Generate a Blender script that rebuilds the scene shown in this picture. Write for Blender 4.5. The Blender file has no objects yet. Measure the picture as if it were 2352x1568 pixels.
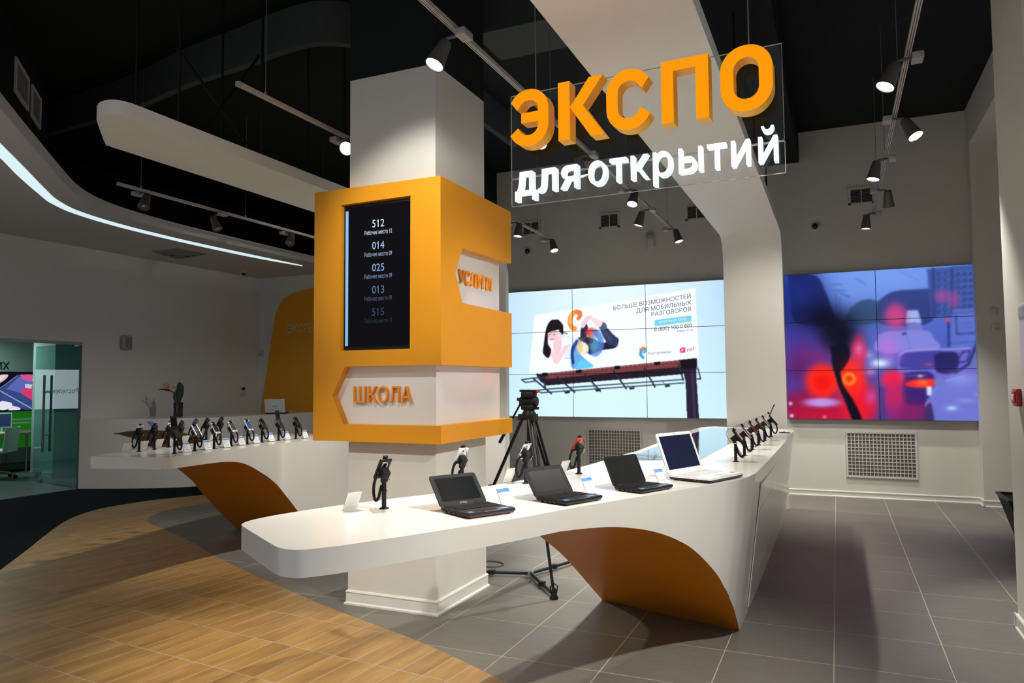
import bpy, bmesh, math, random
import numpy as np
from mathutils import Vector, Matrix
from mathutils.geometry import delaunay_2d_cdt

# ------------------------------------------------------------------ scene, camera, world, exposure
SC = bpy.context.scene
COL = SC.collection
random.seed(7)
rng = np.random.default_rng(7)
SC.view_settings.view_transform = 'Standard'
SC.view_settings.look = 'None'
SC.view_settings.gamma = 1.0
SC.view_settings.exposure = 0.0
SC.view_settings.use_curve_mapping = False
EYE = 1.6127
YAW, PITCH, ROLL, FPX = 0.4141, 0.0561, -0.0076, 1694.0
cam = bpy.data.cameras.new('camera')
cam.sensor_width = 36.0
cam.lens = 36.0 * FPX / 2352.0
cam.clip_start = 0.05
camo = bpy.data.objects.new('camera', cam)
COL.objects.link(camo)
_f = Vector((-math.sin(YAW) * math.cos(PITCH), math.cos(YAW) * math.cos(PITCH), math.sin(PITCH)))
_r = Vector((math.cos(YAW), math.sin(YAW), 0))
_u = _r.cross(_f)
_r2 = _r * math.cos(ROLL) + _u * math.sin(ROLL)
_u2 = -_r * math.sin(ROLL) + _u * math.cos(ROLL)
camo.matrix_world = Matrix(((_r2.x, _u2.x, -_f.x, 0), (_r2.y, _u2.y, -_f.y, 0), (_r2.z, _u2.z, -_f.z, EYE), (0, 0, 0, 1)))
SC.camera = camo
W = bpy.data.worlds.new('world')
SC.world = W
W.use_nodes = True
W.node_tree.nodes['Background'].inputs[0].default_value = (0.96, 0.98, 1.0, 1)
W.node_tree.nodes['Background'].inputs[1].default_value = 0.30
KEY = 1.3          # overall level of the room's lamps

# ------------------------------------------------------------------ helpers
def srgb(r, g, b):
    def l(c):
        c = c / 255.0
        return c / 12.92 if c <= 0.04045 else ((c + 0.055) / 1.055) ** 2.4
    return (l(r), l(g), l(b))

def mat(name, col, rough=0.5, metal=0.0, spec=0.5, emit=None, es=1.0, noise=0.04, nscale=9.0, coat=0.0, bump=0.0):
    m = bpy.data.materials.new(name)
    m.use_nodes = True
    nt = m.node_tree
    b = nt.nodes['Principled BSDF']
    b.inputs['Roughness'].default_value = rough
    b.inputs['Metallic'].default_value = metal
    b.inputs['Specular IOR Level'].default_value = spec
    b.inputs['Coat Weight'].default_value = coat
    b.inputs['Coat Roughness'].default_value = 0.08
    if noise > 0:
        tc = nt.nodes.new('ShaderNodeTexCoord')
        nz = nt.nodes.new('ShaderNodeTexNoise')
        nz.inputs['Scale'].default_value = nscale
        nz.inputs['Detail'].default_value = 4
        mx = nt.nodes.new('ShaderNodeMix')
        mx.data_type = 'RGBA'
        a, c = mx.inputs[6], mx.inputs[7]
        a.default_value = tuple(min(1, x * (1 - noise)) for x in col) + (1,)
        c.default_value = tuple(min(1, x * (1 + noise)) for x in col) + (1,)
        nt.links.new(tc.outputs['Object'], nz.inputs['Vector'])
        nt.links.new(nz.outputs[0], mx.inputs[0])
        nt.links.new(mx.outputs[2], b.inputs['Base Color'])
        if bump > 0:
            bp = nt.nodes.new('ShaderNodeBump')
            bp.inputs['Strength'].default_value = bump
            bp.inputs['Distance'].default_value = 0.002
            nt.links.new(nz.outputs[0], bp.inputs['Height'])
            nt.links.new(bp.outputs[0], b.inputs['Normal'])
    else:
        b.inputs['Base Color'].default_value = tuple(col) + (1,)
    if emit is not None:
        b.inputs['Emission Color'].default_value = tuple(emit) + (1,)
        b.inputs['Emission Strength'].default_value = es
    return m

def clear_mat(name, tint, fres=1.45, rough=0.0, mixmin=0.0, glossy=(1, 1, 1)):
    # clear sheet: passes light straight on and mirrors by Fresnel
    m = bpy.data.materials.new(name)
    m.use_nodes = True
    nt = m.node_tree
    nt.nodes.clear()
    o = nt.nodes.new('ShaderNodeOutputMaterial')
    mx = nt.nodes.new('ShaderNodeMixShader')
    t = nt.nodes.new('ShaderNodeBsdfTransparent')
    g = nt.nodes.new('ShaderNodeBsdfGlossy')
    fr = nt.nodes.new('ShaderNodeFresnel')
    fr.inputs[0].default_value = fres
    t.inputs[0].default_value = tuple(tint) + (1,)
    g.inputs[0].default_value = tuple(glossy) + (1,)
    g.inputs['Roughness'].default_value = rough
    ad = nt.nodes.new('ShaderNodeMath')
    ad.operation = 'ADD'
    ad.use_clamp = True
    ad.inputs[1].default_value = mixmin
    # mirror only on the outer faces of the sheet
    ge = nt.nodes.new('ShaderNodeNewGeometry')
    iv = nt.nodes.new('ShaderNodeMath')
    iv.operation = 'SUBTRACT'
    iv.inputs[0].default_value = 1.0
    mu = nt.nodes.new('ShaderNodeMath')
    mu.operation = 'MULTIPLY'
    nt.links.new(ge.outputs['Backfacing'], iv.inputs[1])
    nt.links.new(fr.outputs[0], ad.inputs[0])
    nt.links.new(ad.outputs[0], mu.inputs[0])
    nt.links.new(iv.outputs[0], mu.inputs[1])
    nt.links.new(mu.outputs[0], mx.inputs[0])
    nt.links.new(t.outputs[0], mx.inputs[1])
    nt.links.new(g.outputs[0], mx.inputs[2])
    nt.links.new(mx.outputs[0], o.inputs[0])
    return m

def attr_emit(name, strength):
    m = bpy.data.materials.new(name)
    m.use_nodes = True
    nt = m.node_tree
    b = nt.nodes['Principled BSDF']
    a = nt.nodes.new('ShaderNodeAttribute')
    a.attribute_name = 'picture'
    b.inputs['Base Color'].default_value = (0.002, 0.002, 0.002, 1)
    b.inputs['Roughness'].default_value = 0.35
    b.inputs['Specular IOR Level'].default_value = 0.04
    nt.links.new(a.outputs['Color'], b.inputs['Emission Color'])
    b.inputs['Emission Strength'].default_value = strength
    return m

def link(o, parent=None):
    COL.objects.link(o)
    if parent is not None:
        o.parent = parent
    return o

def tag(o, label=None, cat=None, group=None, kind=None):
    if label: o['label'] = label
    if cat: o['category'] = cat
    if group: o['group'] = group
    if kind: o['kind'] = kind
    return o

def thing(name, label, cat, loc=(0, 0, 0), rot=0.0, group=None):
    o = bpy.data.objects.new(name, None)
    o.empty_display_size = 0.1
    COL.objects.link(o)
    o.location = loc
    o.rotation_euler = (0, 0, rot)
    return tag(o, label, cat, group)

def smooth(me, ang=40):
    me.polygons.foreach_set('use_smooth', [True] * len(me.polygons))
    try:
        me.set_sharp_from_angle(angle=math.radians(ang))
    except Exception:
        pass

def obj(name, bm, m, parent=None, shift=None, sm=True):
    if isinstance(bm, bmesh.types.BMesh):
        bmesh.ops.recalc_face_normals(bm, faces=bm.faces)
        me = bpy.data.meshes.new(name)
        bm.to_mesh(me)
        bm.free()
    else:
        me = bm
        me.name = name
    if shift is not None:
        me.transform(Matrix.Translation(-Vector(shift)))
    if sm:
        smooth(me)
    ms = m if isinstance(m, (list, tuple)) else [m]
    me.materials.clear()
    for k in ms:
        me.materials.append(k)
    o = bpy.data.objects.new(name, me)
    return link(o, parent)

def struct(name, bm, m, parent=None, sm=False):
    o = obj(name, bm, m, parent, sm=sm)
    if parent is None:
        o['kind'] = 'structure'
    return o

def dup(o, parent=None):
    c = o.copy()
    COL.objects.link(c)
    c.parent = parent
    for ch in list(o.children):
        dup(ch, c)
    return c

def B():
    return bmesh.new()

def box(bm, lo, hi, M=None):
    vs = [bm.verts.new((x, y, z)) for x in (lo[0], hi[0]) for y in (lo[1], hi[1]) for z in (lo[2], hi[2])]
    if M is not None:
        for v in vs: v.co = M @ v.co
    for q in ((0, 1, 3, 2), (4, 6, 7, 5), (0, 4, 5, 1), (2, 3, 7, 6), (0, 2, 6, 4), (1, 5, 7, 3)):
        bm.faces.new([vs[i] for i in q])
    return bm

def cbox(bm, c, s, M=None):
    return box(bm, [c[i] - s[i] / 2 for i in range(3)], [c[i] + s[i] / 2 for i in range(3)], M)

def rbox(lo, hi, r=0.004, seg=2, M=None):
    bm = B()
    box(bm, lo, hi)
    bmesh.ops.bevel(bm, geom=list(bm.edges), offset=r, segments=seg, affect='EDGES', profile=0.5)
    if M is not None:
        bm.transform(M)
    return bm

def prism(bm, pts, z0, z1, M=None, ptsb=None):
    # closed outline (x, y) from z0 to z1; ptsb: a different outline at z0
    pb = ptsb or pts
    a = [bm.verts.new((p[0], p[1], z0)) for p in pb]
    b = [bm.verts.new((p[0], p[1], z1)) for p in pts]
    if M is not None:
        for v in a + b: v.co = M @ v.co
    n = len(pts)
    bm.faces.new(a[::-1])
    bm.faces.new(b)
    for i in range(n):
        bm.faces.new((a[i], a[(i + 1) % n], b[(i + 1) % n], b[i]))
    return bm

def holed(bm, outer, holes, z0, z1, M=None):
    # plate with holes: top and bottom filled by triangulation
    rings = [outer] + holes
    lv = []
    for z in (z0, z1):
        vs_all, es = [], []
        for r in rings:
            vs = [bm.verts.new((p[0], p[1], z)) for p in r]
            vs_all.append(vs)
            es += [bm.edges.new((vs[i], vs[(i + 1) % len(vs)])) for i in range(len(vs))]
        bmesh.ops.triangle_fill(bm, use_beauty=True, use_dissolve=False, edges=es)
        lv.append(vs_all)
    for a, b in zip(*lv):
        n = len(a)
        for i in range(n):
            bm.faces.new((a[i], a[(i + 1) % n], b[(i + 1) % n], b[i]))
    if M is not None:
        bm.transform(M)
    return bm

def frame(p0, p1):
    d = (Vector(p1) - Vector(p0)).normalized()
    a = Vector((0, 0, 1)) if abs(d.z) < 0.95 else Vector((1, 0, 0))
    x = d.cross(a).normalized()
    return x, d.cross(x).normalized(), d

def cyl(bm, p0, p1, r0, r1=None, n=12, cap=True):
    r1 = r0 if r1 is None else r1
    x, y, d = frame(p0, p1)
    A, Bv = [], []
    for i in range(n):
        t = 2 * math.pi * i / n
        v = x * math.cos(t) + y * math.sin(t)
        A.append(bm.verts.new(Vector(p0) + v * r0))
        Bv.append(bm.verts.new(Vector(p1) + v * r1))
    for i in range(n):
        j = (i + 1) % n
        bm.faces.new((A[i], A[j], Bv[j], Bv[i]))
    if cap:
        bm.faces.new(A[::-1])
        bm.faces.new(Bv)
    return bm

def tube(bm, pts, r, n=8, closed=False):
    pts = [Vector(p) for p in pts]
    rr = r if isinstance(r, (list, tuple)) else [r] * len(pts)
    rings = []
    up = None
    N = len(pts)
    for i, p in enumerate(pts):
        if closed:
            d = (pts[(i + 1) % N] - pts[i - 1]).normalized()
        else:
            d = (pts[min(i + 1, N - 1)] - pts[max(i - 1, 0)]).normalized()
        if up is None:
            a = Vector((0, 0, 1)) if abs(d.z) < 0.9 else Vector((1, 0, 0))
            up = (a - d * a.dot(d)).normalized()
        else:
            up = (up - d * up.dot(d)).normalized()
        s = d.cross(up)
        rings.append([bm.verts.new(p + (up * math.cos(2 * math.pi * k / n) + s * math.sin(2 * math.pi * k / n)) * rr[i]) for k in range(n)])
    for i in range(N if closed else N - 1):
        a, b = rings[i], rings[(i + 1) % N]
        for k in range(n):
            bm.faces.new((a[k], a[(k + 1) % n], b[(k + 1) % n], b[k]))
    if not closed:
        bm.faces.new(rings[0][::-1])
        bm.faces.new(rings[-1])
    return bm

def lathe(bm, prof, n=24, c=(0, 0, 0), M=None):
    rings = []
    for r, z in prof:
        ring = []
        for k in range(n):
            t = 2 * math.pi * k / n
            co = Vector((c[0] + r * math.cos(t), c[1] + r * math.sin(t), c[2] + z))
            ring.append(bm.verts.new(M @ co if M is not None else co))
        rings.append(ring)
    for a, b in zip(rings, rings[1:]):
        for k in range(n):
            bm.faces.new((a[k], a[(k + 1) % n], b[(k + 1) % n], b[k]))
    bm.faces.new(rings[0][::-1])
    bm.faces.new(rings[-1])
    return bm

def bez(p, n=12):
    # smooth open curve through control points (Catmull-Rom)
    P = [Vector(q) for q in p]
    P = [P[0] * 2 - P[1]] + P + [P[-1] * 2 - P[-2]]
    out = []
    for i in range(1, len(P) - 2):
        for k in range(n):
            t = k / n
            a, b, c, d = P[i - 1], P[i], P[i + 1], P[i + 2]
            out.append(0.5 * ((2 * b) + (c - a) * t + (2 * a - 5 * b + 4 * c - d) * t * t + (3 * b - a - 3 * c + d) * t ** 3))
    out.append(P[-2])
    return out

def basis(o, ex, ey, ez=None):
    ex, ey = Vector(ex), Vector(ey)
    ez = ex.cross(ey) if ez is None else Vector(ez)
    return Matrix(((ex.x, ey.x, ez.x, o[0]), (ex.y, ey.y, ez.y, o[1]), (ex.z, ey.z, ez.z, o[2]), (0, 0, 0, 1)))

_txt, _one = {}, {}
def text_mesh(s, extrude=0.0, offset=0.0, res=5):
    # lettering outlines, filled by winding number (overlapping strokes stay solid)
    key = (s, offset)
    if key not in _txt:
        cu = bpy.data.curves.new('t', 'FONT')
        cu.body = s
        cu.size = 1.0
        cu.offset = offset
        cu.resolution_u = res
        cu.fill_mode = 'NONE'
        cu.align_x = 'LEFT'
        o = bpy.data.objects.new('t', cu)
        COL.objects.link(o)
        bpy.context.view_layer.update()
        me = bpy.data.meshes.new_from_object(o.evaluated_get(bpy.context.evaluated_depsgraph_get()))
        bpy.data.objects.remove(o)
        bpy.data.curves.remove(cu)
        P = [(v.co.x, v.co.y) for v in me.vertices]
        nxt = {}
        E = [tuple(e.vertices) for e in me.edges]
        nb = {}
        for i, j in E:
            nb.setdefault(i, []).append(j); nb.setdefault(j, []).append(i)
        loops, seen = [], set()
        for st in range(len(P)):
            if st in seen or st not in nb: continue
            lp, cur = [st], st
            seen.add(st)
            while True:
                n2 = [k for k in nb[cur] if k not in seen]
                if not n2: break
                # vertices run along the outline in order
                cur = min(n2) if len(lp) == 1 else n2[0]
                seen.add(cur); lp.append(cur)
            if len(lp) > 2: loops.append([P[k] for k in lp])
        bpy.data.meshes.remove(me)
        pts, eds = [], []
        for lp in loops:
            b0 = len(pts)
            pts += [Vector((x, y)) for x, y in lp]
            eds += [(b0 + k, b0 + (k + 1) % len(lp)) for k in range(len(lp))]
        tri = []
        vs = []
        if pts:
            vs, _e, fs_, _a, _b, _c = delaunay_2d_cdt(pts, eds, [], 0, 1e-5)
            A = np.array([[vs[f[0]][0] + vs[f[1]][0] + vs[f[2]][0], vs[f[0]][1] + vs[f[1]][1] + vs[f[2]][1]] for f in fs_]) / 3
            wn = np.zeros(len(A))
            for lp in loops:
                L = np.array(lp)
                for (x0, y0), (x1, y1) in zip(L, np.roll(L, -1, 0)):
                    side = (x1 - x0) * (A[:, 1] - y0) - (A[:, 0] - x0) * (y1 - y0)
                    wn += ((y0 <= A[:, 1]) & (y1 > A[:, 1]) & (side > 0)).astype(float)
                    wn -= ((y0 > A[:, 1]) & (y1 <= A[:, 1]) & (side < 0)).astype(float)
            tri = [tuple(f) for f, k in zip(fs_, wn) if abs(k) > 0.5]
        vs = [(v[0], v[1]) for v in vs]
        # the built-in figure one is a bare bar: give it its flag
        if s != '1' and '1' in s or s == '1':
            raw = list(vs)
            for i, ch in enumerate(s):
                if ch != '1': continue
                if s == '1':
                    xs = [vs[k][0] for f in tri for k in f]; ys = [vs[k][1] for f in tri for k in f]
                    _one[offset] = (max(xs) - min(xs), max(ys))
                    xr = max(xs)
                else:
                    text_mesh('1', 0, offset)
                    if i == len(s) - 1:
                        xr = max(vs[k][0] for f in tri for k in f)
                    else:
                        lo_, hi_ = bounds(text_mesh(s[:i + 1], 0, offset))
                        xr = hi_[0]
                w1, top = _one[offset]
                xl = xr - w1
                b0 = len(vs)
                vs += [(xl + w1 * .5, top), (xl - .105, top - .135), (xl - .105, top - .135 - w1 * .75), (xl + w1 * .5, top - w1 * .85)]
                tri += [(b0, b0 + 1, b0 + 2), (b0, b0 + 2, b0 + 3)]
        _txt[key] = (vs, tri)
    vs, tri = _txt[key]
    me = bpy.data.meshes.new('lettering')
    used = sorted({k for f in tri for k in f})
    ix = {k: i for i, k in enumerate(used)}
    n = len(used)
    if extrude <= 0:
        me.from_pydata([(vs[k][0], vs[k][1], 0) for k in used], [], [[ix[k] for k in f] for f in tri])
    else:
        co = [(vs[k][0], vs[k][1], extrude) for k in used] + [(vs[k][0], vs[k][1], -extrude) for k in used]
        fc = [[ix[k] for k in f] for f in tri] + [[ix[k] + n for k in f[::-1]] for f in tri]
        cnt = {}
        for f in tri:
            for i in range(3):
                e = (f[i], f[(i + 1) % 3])
                cnt[e] = cnt.get(e, 0) + 1
        for (i, j) in list(cnt):
            if (j, i) not in cnt:
                fc.append([ix[i], ix[i] + n, ix[j] + n, ix[j]])
        me.from_pydata(co, [], fc)
    me.update()
    return me

def bounds(me):
    c = np.empty(len(me.vertices) * 3)
    me.vertices.foreach_get('co', c)
    c = c.reshape(-1, 3)
    return c.min(0), c.max(0)

CAP = None
def text_obj(name, s, origin, ex, ey, cap, width=None, m=None, parent=None, extrude=0.0, offset=0.0, shift=None, align='L', slant=0.0):
    # lettering with its baseline at origin along ex, capitals cap tall along ey
    global CAP
    if CAP is None:
        lo, hi = bounds(text_mesh('H'))
        CAP = hi[1]
    sy = cap / CAP
    me = text_mesh(s, extrude / sy if extrude else 0.0, offset)
    lo, hi = bounds(me)
    sx = sy if width is None else width / (hi[0] - lo[0])
    w = sx * (hi[0] - lo[0])
    x0 = -lo[0] * sx - {'L': 0, 'C': w / 2, 'R': w}[align]
    ex, ey = Vector(ex), Vector(ey)
    ez = ex.cross(ey).normalized()
    M = basis(origin, ex, ey, ez) @ Matrix(((sx, slant * sx, 0, x0), (0, sy, 0, 0), (0, 0, sy, 0), (0, 0, 0, 1)))
    me.transform(M)
    return obj(name, me, m, parent, shift, sm=False)

# ------------------------------------------------------------------ materials
M = {}
def mk(k, *a, **kw):
    M[k] = mat(k, *a, **kw)
mk('wall', (0.62, 0.61, 0.56), 0.75, noise=0.03)
mk('wall_left', (0.66, 0.66, 0.645), 0.75, noise=0.03)
mk('black_paint', (0.010, 0.012, 0.012), 0.8, spec=0.2, noise=0.2)
mk('dark_beam', (0.055, 0.062, 0.062), 0.7, spec=0.3, noise=0.15)
mk('ceiling_white', (0.60, 0.59, 0.57), 0.7, noise=0.03)
mk('ribbon', (0.83, 0.81, 0.76), 0.5, noise=0.02)
mk('column', (0.66, 0.645, 0.59), 0.55, noise=0.03)
mk('base', (0.72, 0.71, 0.67), 0.3, noise=0.02)
mk('grout', (0.44, 0.39, 0.31), 0.7, noise=0.1, nscale=40)
mk('counter', (0.83, 0.81, 0.765), 0.22, spec=0.5, noise=0.01, coat=0.25)
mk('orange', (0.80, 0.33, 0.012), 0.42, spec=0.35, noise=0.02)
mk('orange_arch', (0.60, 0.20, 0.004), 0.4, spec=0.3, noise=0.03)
mk('orange_wall', (0.80, 0.35, 0.02), 0.55, spec=0.3, noise=0.03)
mk('white_gloss', (0.80, 0.76, 0.72), 0.10, noise=0.02, coat=0.3)
mk('letter_orange', (0.86, 0.30, 0.012), 0.4, noise=0.02)
mk('black', (0.010, 0.010, 0.011), 0.4, spec=0.25, noise=0.15)
mk('black_matte', (0.012, 0.012, 0.013), 0.6, spec=0.2, noise=0.15)
mk('black_gloss', (0.006, 0.006, 0.008), 0.05, spec=0.6, noise=0.1)
mk('rubber', (0.010, 0.010, 0.011), 0.6, spec=0.2, noise=0.2)
mk('charcoal', (0.024, 0.024, 0.026), 0.5, spec=0.2, noise=0.1)
mk('key', (0.014, 0.014, 0.016), 0.55, spec=0.2, noise=0.1)
mk('maroon', (0.09, 0.018, 0.022), 0.3, noise=0.1)
mk('lid_grey', (0.024, 0.025, 0.027), 0.5, spec=0.12, noise=0.1)
mk('screen_off', (0.008, 0.009, 0.010), 0.18, spec=0.25, noise=0.1)
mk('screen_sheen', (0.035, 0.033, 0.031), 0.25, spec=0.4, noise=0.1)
mk('white_plastic', (0.78, 0.78, 0.78), 0.3, noise=0.02)
mk('pale_key', (0.62, 0.62, 0.63), 0.4, noise=0.03)
mk('silver', (0.55, 0.55, 0.56), 0.28, metal=0.9, noise=0.05)
mk('steel', (0.30, 0.31, 0.31), 0.38, metal=0.7, noise=0.08)
mk('track', (0.50, 0.47, 0.43), 0.4, noise=0.04)
mk('lamp_grey', (0.115, 0.112, 0.108), 0.42, metal=0.2, noise=0.06)
mk('lamp_box', (0.36, 0.35, 0.36), 0.45, noise=0.04)
mk('lens_on', (1, 1, 1), 0.3, emit=(1.0, 0.96, 0.88), es=9.0, noise=0)
mk('lens_off', (0.42, 0.37, 0.30), 0.12, metal=0.7, noise=0.25, nscale=60)
mk('strip', (0.8, 0.85, 0.88), 0.4, emit=srgb(206, 231, 238), es=1.0, noise=0)
mk('letter_face', (0.25, 0.06, 0.0), 0.5, spec=0.2, emit=srgb(255, 156, 0), es=0.92, noise=0)
mk('letter_side', (0.92, 0.45, 0.03), 0.4, emit=srgb(240, 165, 30), es=0.10, noise=0)  # lit acrylic; light from the white letters below is put into the colour
mk('letter_rim', (0.10, 0.03, 0.004), 0.6, noise=0)
mk('letter_white', (0.3, 0.3, 0.3), 0.4, emit=(0.92, 0.97, 1.0), es=1.5, noise=0)
mk('letter_white_side', (0.62, 0.68, 0.72), 0.5, emit=(0.80, 0.91, 0.97), es=0.72, noise=0)
mk('plate_edge', (0.42, 0.44, 0.43), 0.3, noise=0)
mk('paper', (0.80, 0.80, 0.82), 0.6, noise=0.02)
mk('paper_back', (0.80, 0.78, 0.75), 0.5, noise=0.02)
mk('print_grey', (0.36, 0.38, 0.46), 0.7, noise=0)
mk('print_blue', (0.05, 0.26, 0.62), 0.5, noise=0.3, nscale=30)
mk('pink_edge_light', (0.62, 0.25, 0.56), 0.5, noise=0.1)  # pink light along the card edges put into the header colour
mk('sticker_blue', (0.10, 0.26, 0.60), 0.3, noise=0.2, nscale=60)
mk('red', (0.42, 0.02, 0.022), 0.3, noise=0.05)
mk('red_led', (0.3, 0, 0), 0.4, emit=(1, 0.03, 0.02), es=1.2, noise=0)
mk('phone_blue', (0.03, 0.07, 0.22), 0.25, noise=0.1)
mk('phone_lilac', (0.10, 0.12, 0.36), 0.3, noise=0.1)
mk('rose', (0.62, 0.42, 0.34), 0.25, metal=0.6, noise=0.03)
mk('vent', (0.58, 0.57, 0.54), 0.5, noise=0.03)
mk('vent_dark', (0.022, 0.021, 0.019), 0.8, noise=0.2)
mk('vent_mid', (0.16, 0.145, 0.12), 0.7, noise=0.3, nscale=14)
mk('vent_grey', (0.22, 0.22, 0.21), 0.6, noise=0.05)
mk('beige_plastic', (0.55, 0.53, 0.49), 0.4, noise=0.03)
mk('grey_plastic', (0.33, 0.33, 0.32), 0.5, noise=0.04)
mk('carpet', (0.010, 0.014, 0.017), 0.9, spec=0.04, noise=0.25, nscale=60)
mk('room_wall', (0.36, 0.50, 0.46), 0.8, noise=0.03)
mk('room_floor', (0.10, 0.14, 0.13), 0.35, noise=0.1)
mk('room_white', (0.60, 0.74, 0.70), 0.5, noise=0.02)
mk('room_dark', (0.03, 0.035, 0.035), 0.5, noise=0.1)
mk('green', (0.02, 0.20, 0.012), 0.6, emit=(0.012, 0.14, 0.006), es=0.55, noise=0.1)
mk('wood_desk', (0.28, 0.22, 0.16), 0.5, noise=0.1)
mk('leaf', (0.012, 0.03, 0.012), 0.35, noise=0.3)
mk('petal', (0.55, 0.16, 0.05), 0.5, noise=0.2)
mk('stalk', (0.05, 0.07, 0.03), 0.5, noise=0.2)
mk('vase', (0.012, 0.012, 0.02), 0.06, spec=0.7, noise=0.1)
mk('cable_grey', (0.07, 0.075, 0.07), 0.6, noise=0)
mk('ink', (0.02, 0.022, 0.026), 0.6, noise=0)
mk('faint_print', (0.72, 0.60, 0.44), 0.6, noise=0)
M['acrylic'] = clear_mat('acrylic', (0.97, 0.98, 0.98), 1.45)
M['chair_acrylic'] = clear_mat('chair_acrylic', (0.80, 0.82, 0.82), 1.5, 0.05, 0.10, (0.8, 0.82, 0.84))
M['door_glass'] = clear_mat('door_glass', (0.62, 0.84, 0.79), 1.5, 0.0, 0.06, (0.85, 1.0, 0.97))
M['glass_edge'] = mat('glass_edge', (0.10, 0.32, 0.30), 0.2, noise=0)
M['glass_top'] = mat('glass_top', (0.010, 0.012, 0.016), 0.02, spec=1.0, noise=0, coat=1.0)
M['picture'] = attr_emit('picture', 1.1)

def tile_mat(name, col, var, rough, streak=(1, 1, 1), ns=6.0, coat=0.0):
    # glazed tile: every piece its own shade, streaks in the glaze
    m = bpy.data.materials.new(name)
    m.use_nodes = True
    nt = m.node_tree
    b = nt.nodes['Principled BSDF']
    oi = nt.nodes.new('ShaderNodeObjectInfo')
    tc = nt.nodes.new('ShaderNodeTexCoord')
    mp = nt.nodes.new('ShaderNodeMapping')
    mp.inputs['Scale'].default_value = streak
    ad = nt.nodes.new('ShaderNodeVectorMath')
    ad.operation = 'MULTIPLY_ADD'
    ad.inputs[1].default_value = (1, 1, 1)
    cb = nt.nodes.new('ShaderNodeCombineXYZ')
    ml = nt.nodes.new('ShaderNodeMath')
    ml.operation = 'MULTIPLY'
    ml.inputs[1].default_value = 37.0
    nt.links.new(oi.outputs['Random'], ml.inputs[0])
    nt.links.new(ml.outputs[0], cb.inputs[2])
    nt.links.new(tc.outputs['Object'], mp.inputs[0])
    nt.links.new(mp.outputs[0], ad.inputs[0])
    nt.links.new(cb.outputs[0], ad.inputs[2])
    nz = nt.nodes.new('ShaderNodeTexNoise')
    nz.inputs['Scale'].default_value = ns
    nz.inputs['Detail'].default_value = 6
    nz.inputs['Roughness'].default_value = 0.6
    nt.links.new(ad.outputs[0], nz.inputs['Vector'])
    rp = nt.nodes.new('ShaderNodeValToRGB')
    rp.color_ramp.elements[0].position = 0.3
    rp.color_ramp.elements[1].position = 0.72
    rp.color_ramp.elements[0].color = tuple(c * (1 - var) for c in col[0]) + (1,)
    rp.color_ramp.elements[1].color = tuple(c * (1 + var) for c in col[1]) + (1,)
    nt.links.new(nz.outputs[0], rp.inputs[0])
    mr = nt.nodes.new('ShaderNodeMapRange')
    mr.inputs[3].default_value = 1 - var * 0.6
    mr.inputs[4].default_value = 1 + var * 0.6
    nt.links.new(oi.outputs['Random'], mr.inputs[0])
    sc = nt.nodes.new('ShaderNodeVectorMath')
    sc.operation = 'SCALE'
    nt.links.new(rp.outputs[0], sc.inputs[0])
    nt.links.new(mr.outputs[0], sc.inputs['Scale'])
    nt.links.new(sc.outputs[0], b.inputs['Base Color'])
    b.inputs['Roughness'].default_value = rough
    b.inputs['Coat Weight'].default_value = coat
    b.inputs['Coat Roughness'].default_value = 0.15
    bp = nt.nodes.new('ShaderNodeBump')
    bp.inputs['Strength'].default_value = 0.12
    bp.inputs['Distance'].default_value = 0.002
    nt.links.new(nz.outputs[0], bp.inputs['Height'])
    nt.links.new(bp.outputs[0], b.inputs['Normal'])
    return m
M['tile'] = tile_mat('tile', ((0.150, 0.138, 0.120), (0.163, 0.150, 0.131)), 0.06, 0.5, (1.0, 9.0, 1.0), 5.0)
M['plank'] = tile_mat('plank', ((0.30, 0.155, 0.042), (0.44, 0.255, 0.085)), 0.10, 0.38, (3.0, 0.5, 1.0), 3.5)

# ------------------------------------------------------------------ floor
def clip(poly, rect):
    # region outline cut down to one four-sided piece
    out = [tuple(p) for p in poly]
    n = len(rect)
    for i in range(n):
        a, b = rect[i], rect[(i + 1) % n]
        ins = lambda p: (b[0] - a[0]) * (p[1] - a[1]) - (b[1] - a[1]) * (p[0] - a[0]) >= 0
        res = []
        for k in range(len(out)):
            p, q = out[k - 1], out[k]
            ip, iq = ins(p), ins(q)
            if ip != iq:
                dx, dy = q[0] - p[0], q[1] - p[1]
                ex, ey = b[0] - a[0], b[1] - a[1]
                den = dx * ey - dy * ex
                t = ((a[0] - p[0]) * ey - (a[1] - p[1]) * ex) / den if den else 0
                res.append((p[0] + dx * t, p[1] + dy * t))
            if iq: res.append(q)
        out = res
        if not out: return []
    return out

def area(p):
    return 0.5 * sum(p[i - 1][0] * p[i][1] - p[i][0] * p[i - 1][1] for i in range(len(p)))

def to_px(x, y, z):
    d = Vector((x, y, z - EYE))
    w = d.dot(_f)
    if w < 0.2: return None
    return 1176 + FPX * d.dot(_r2) / w, 784 - FPX * d.dot(_u2) / w

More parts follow.
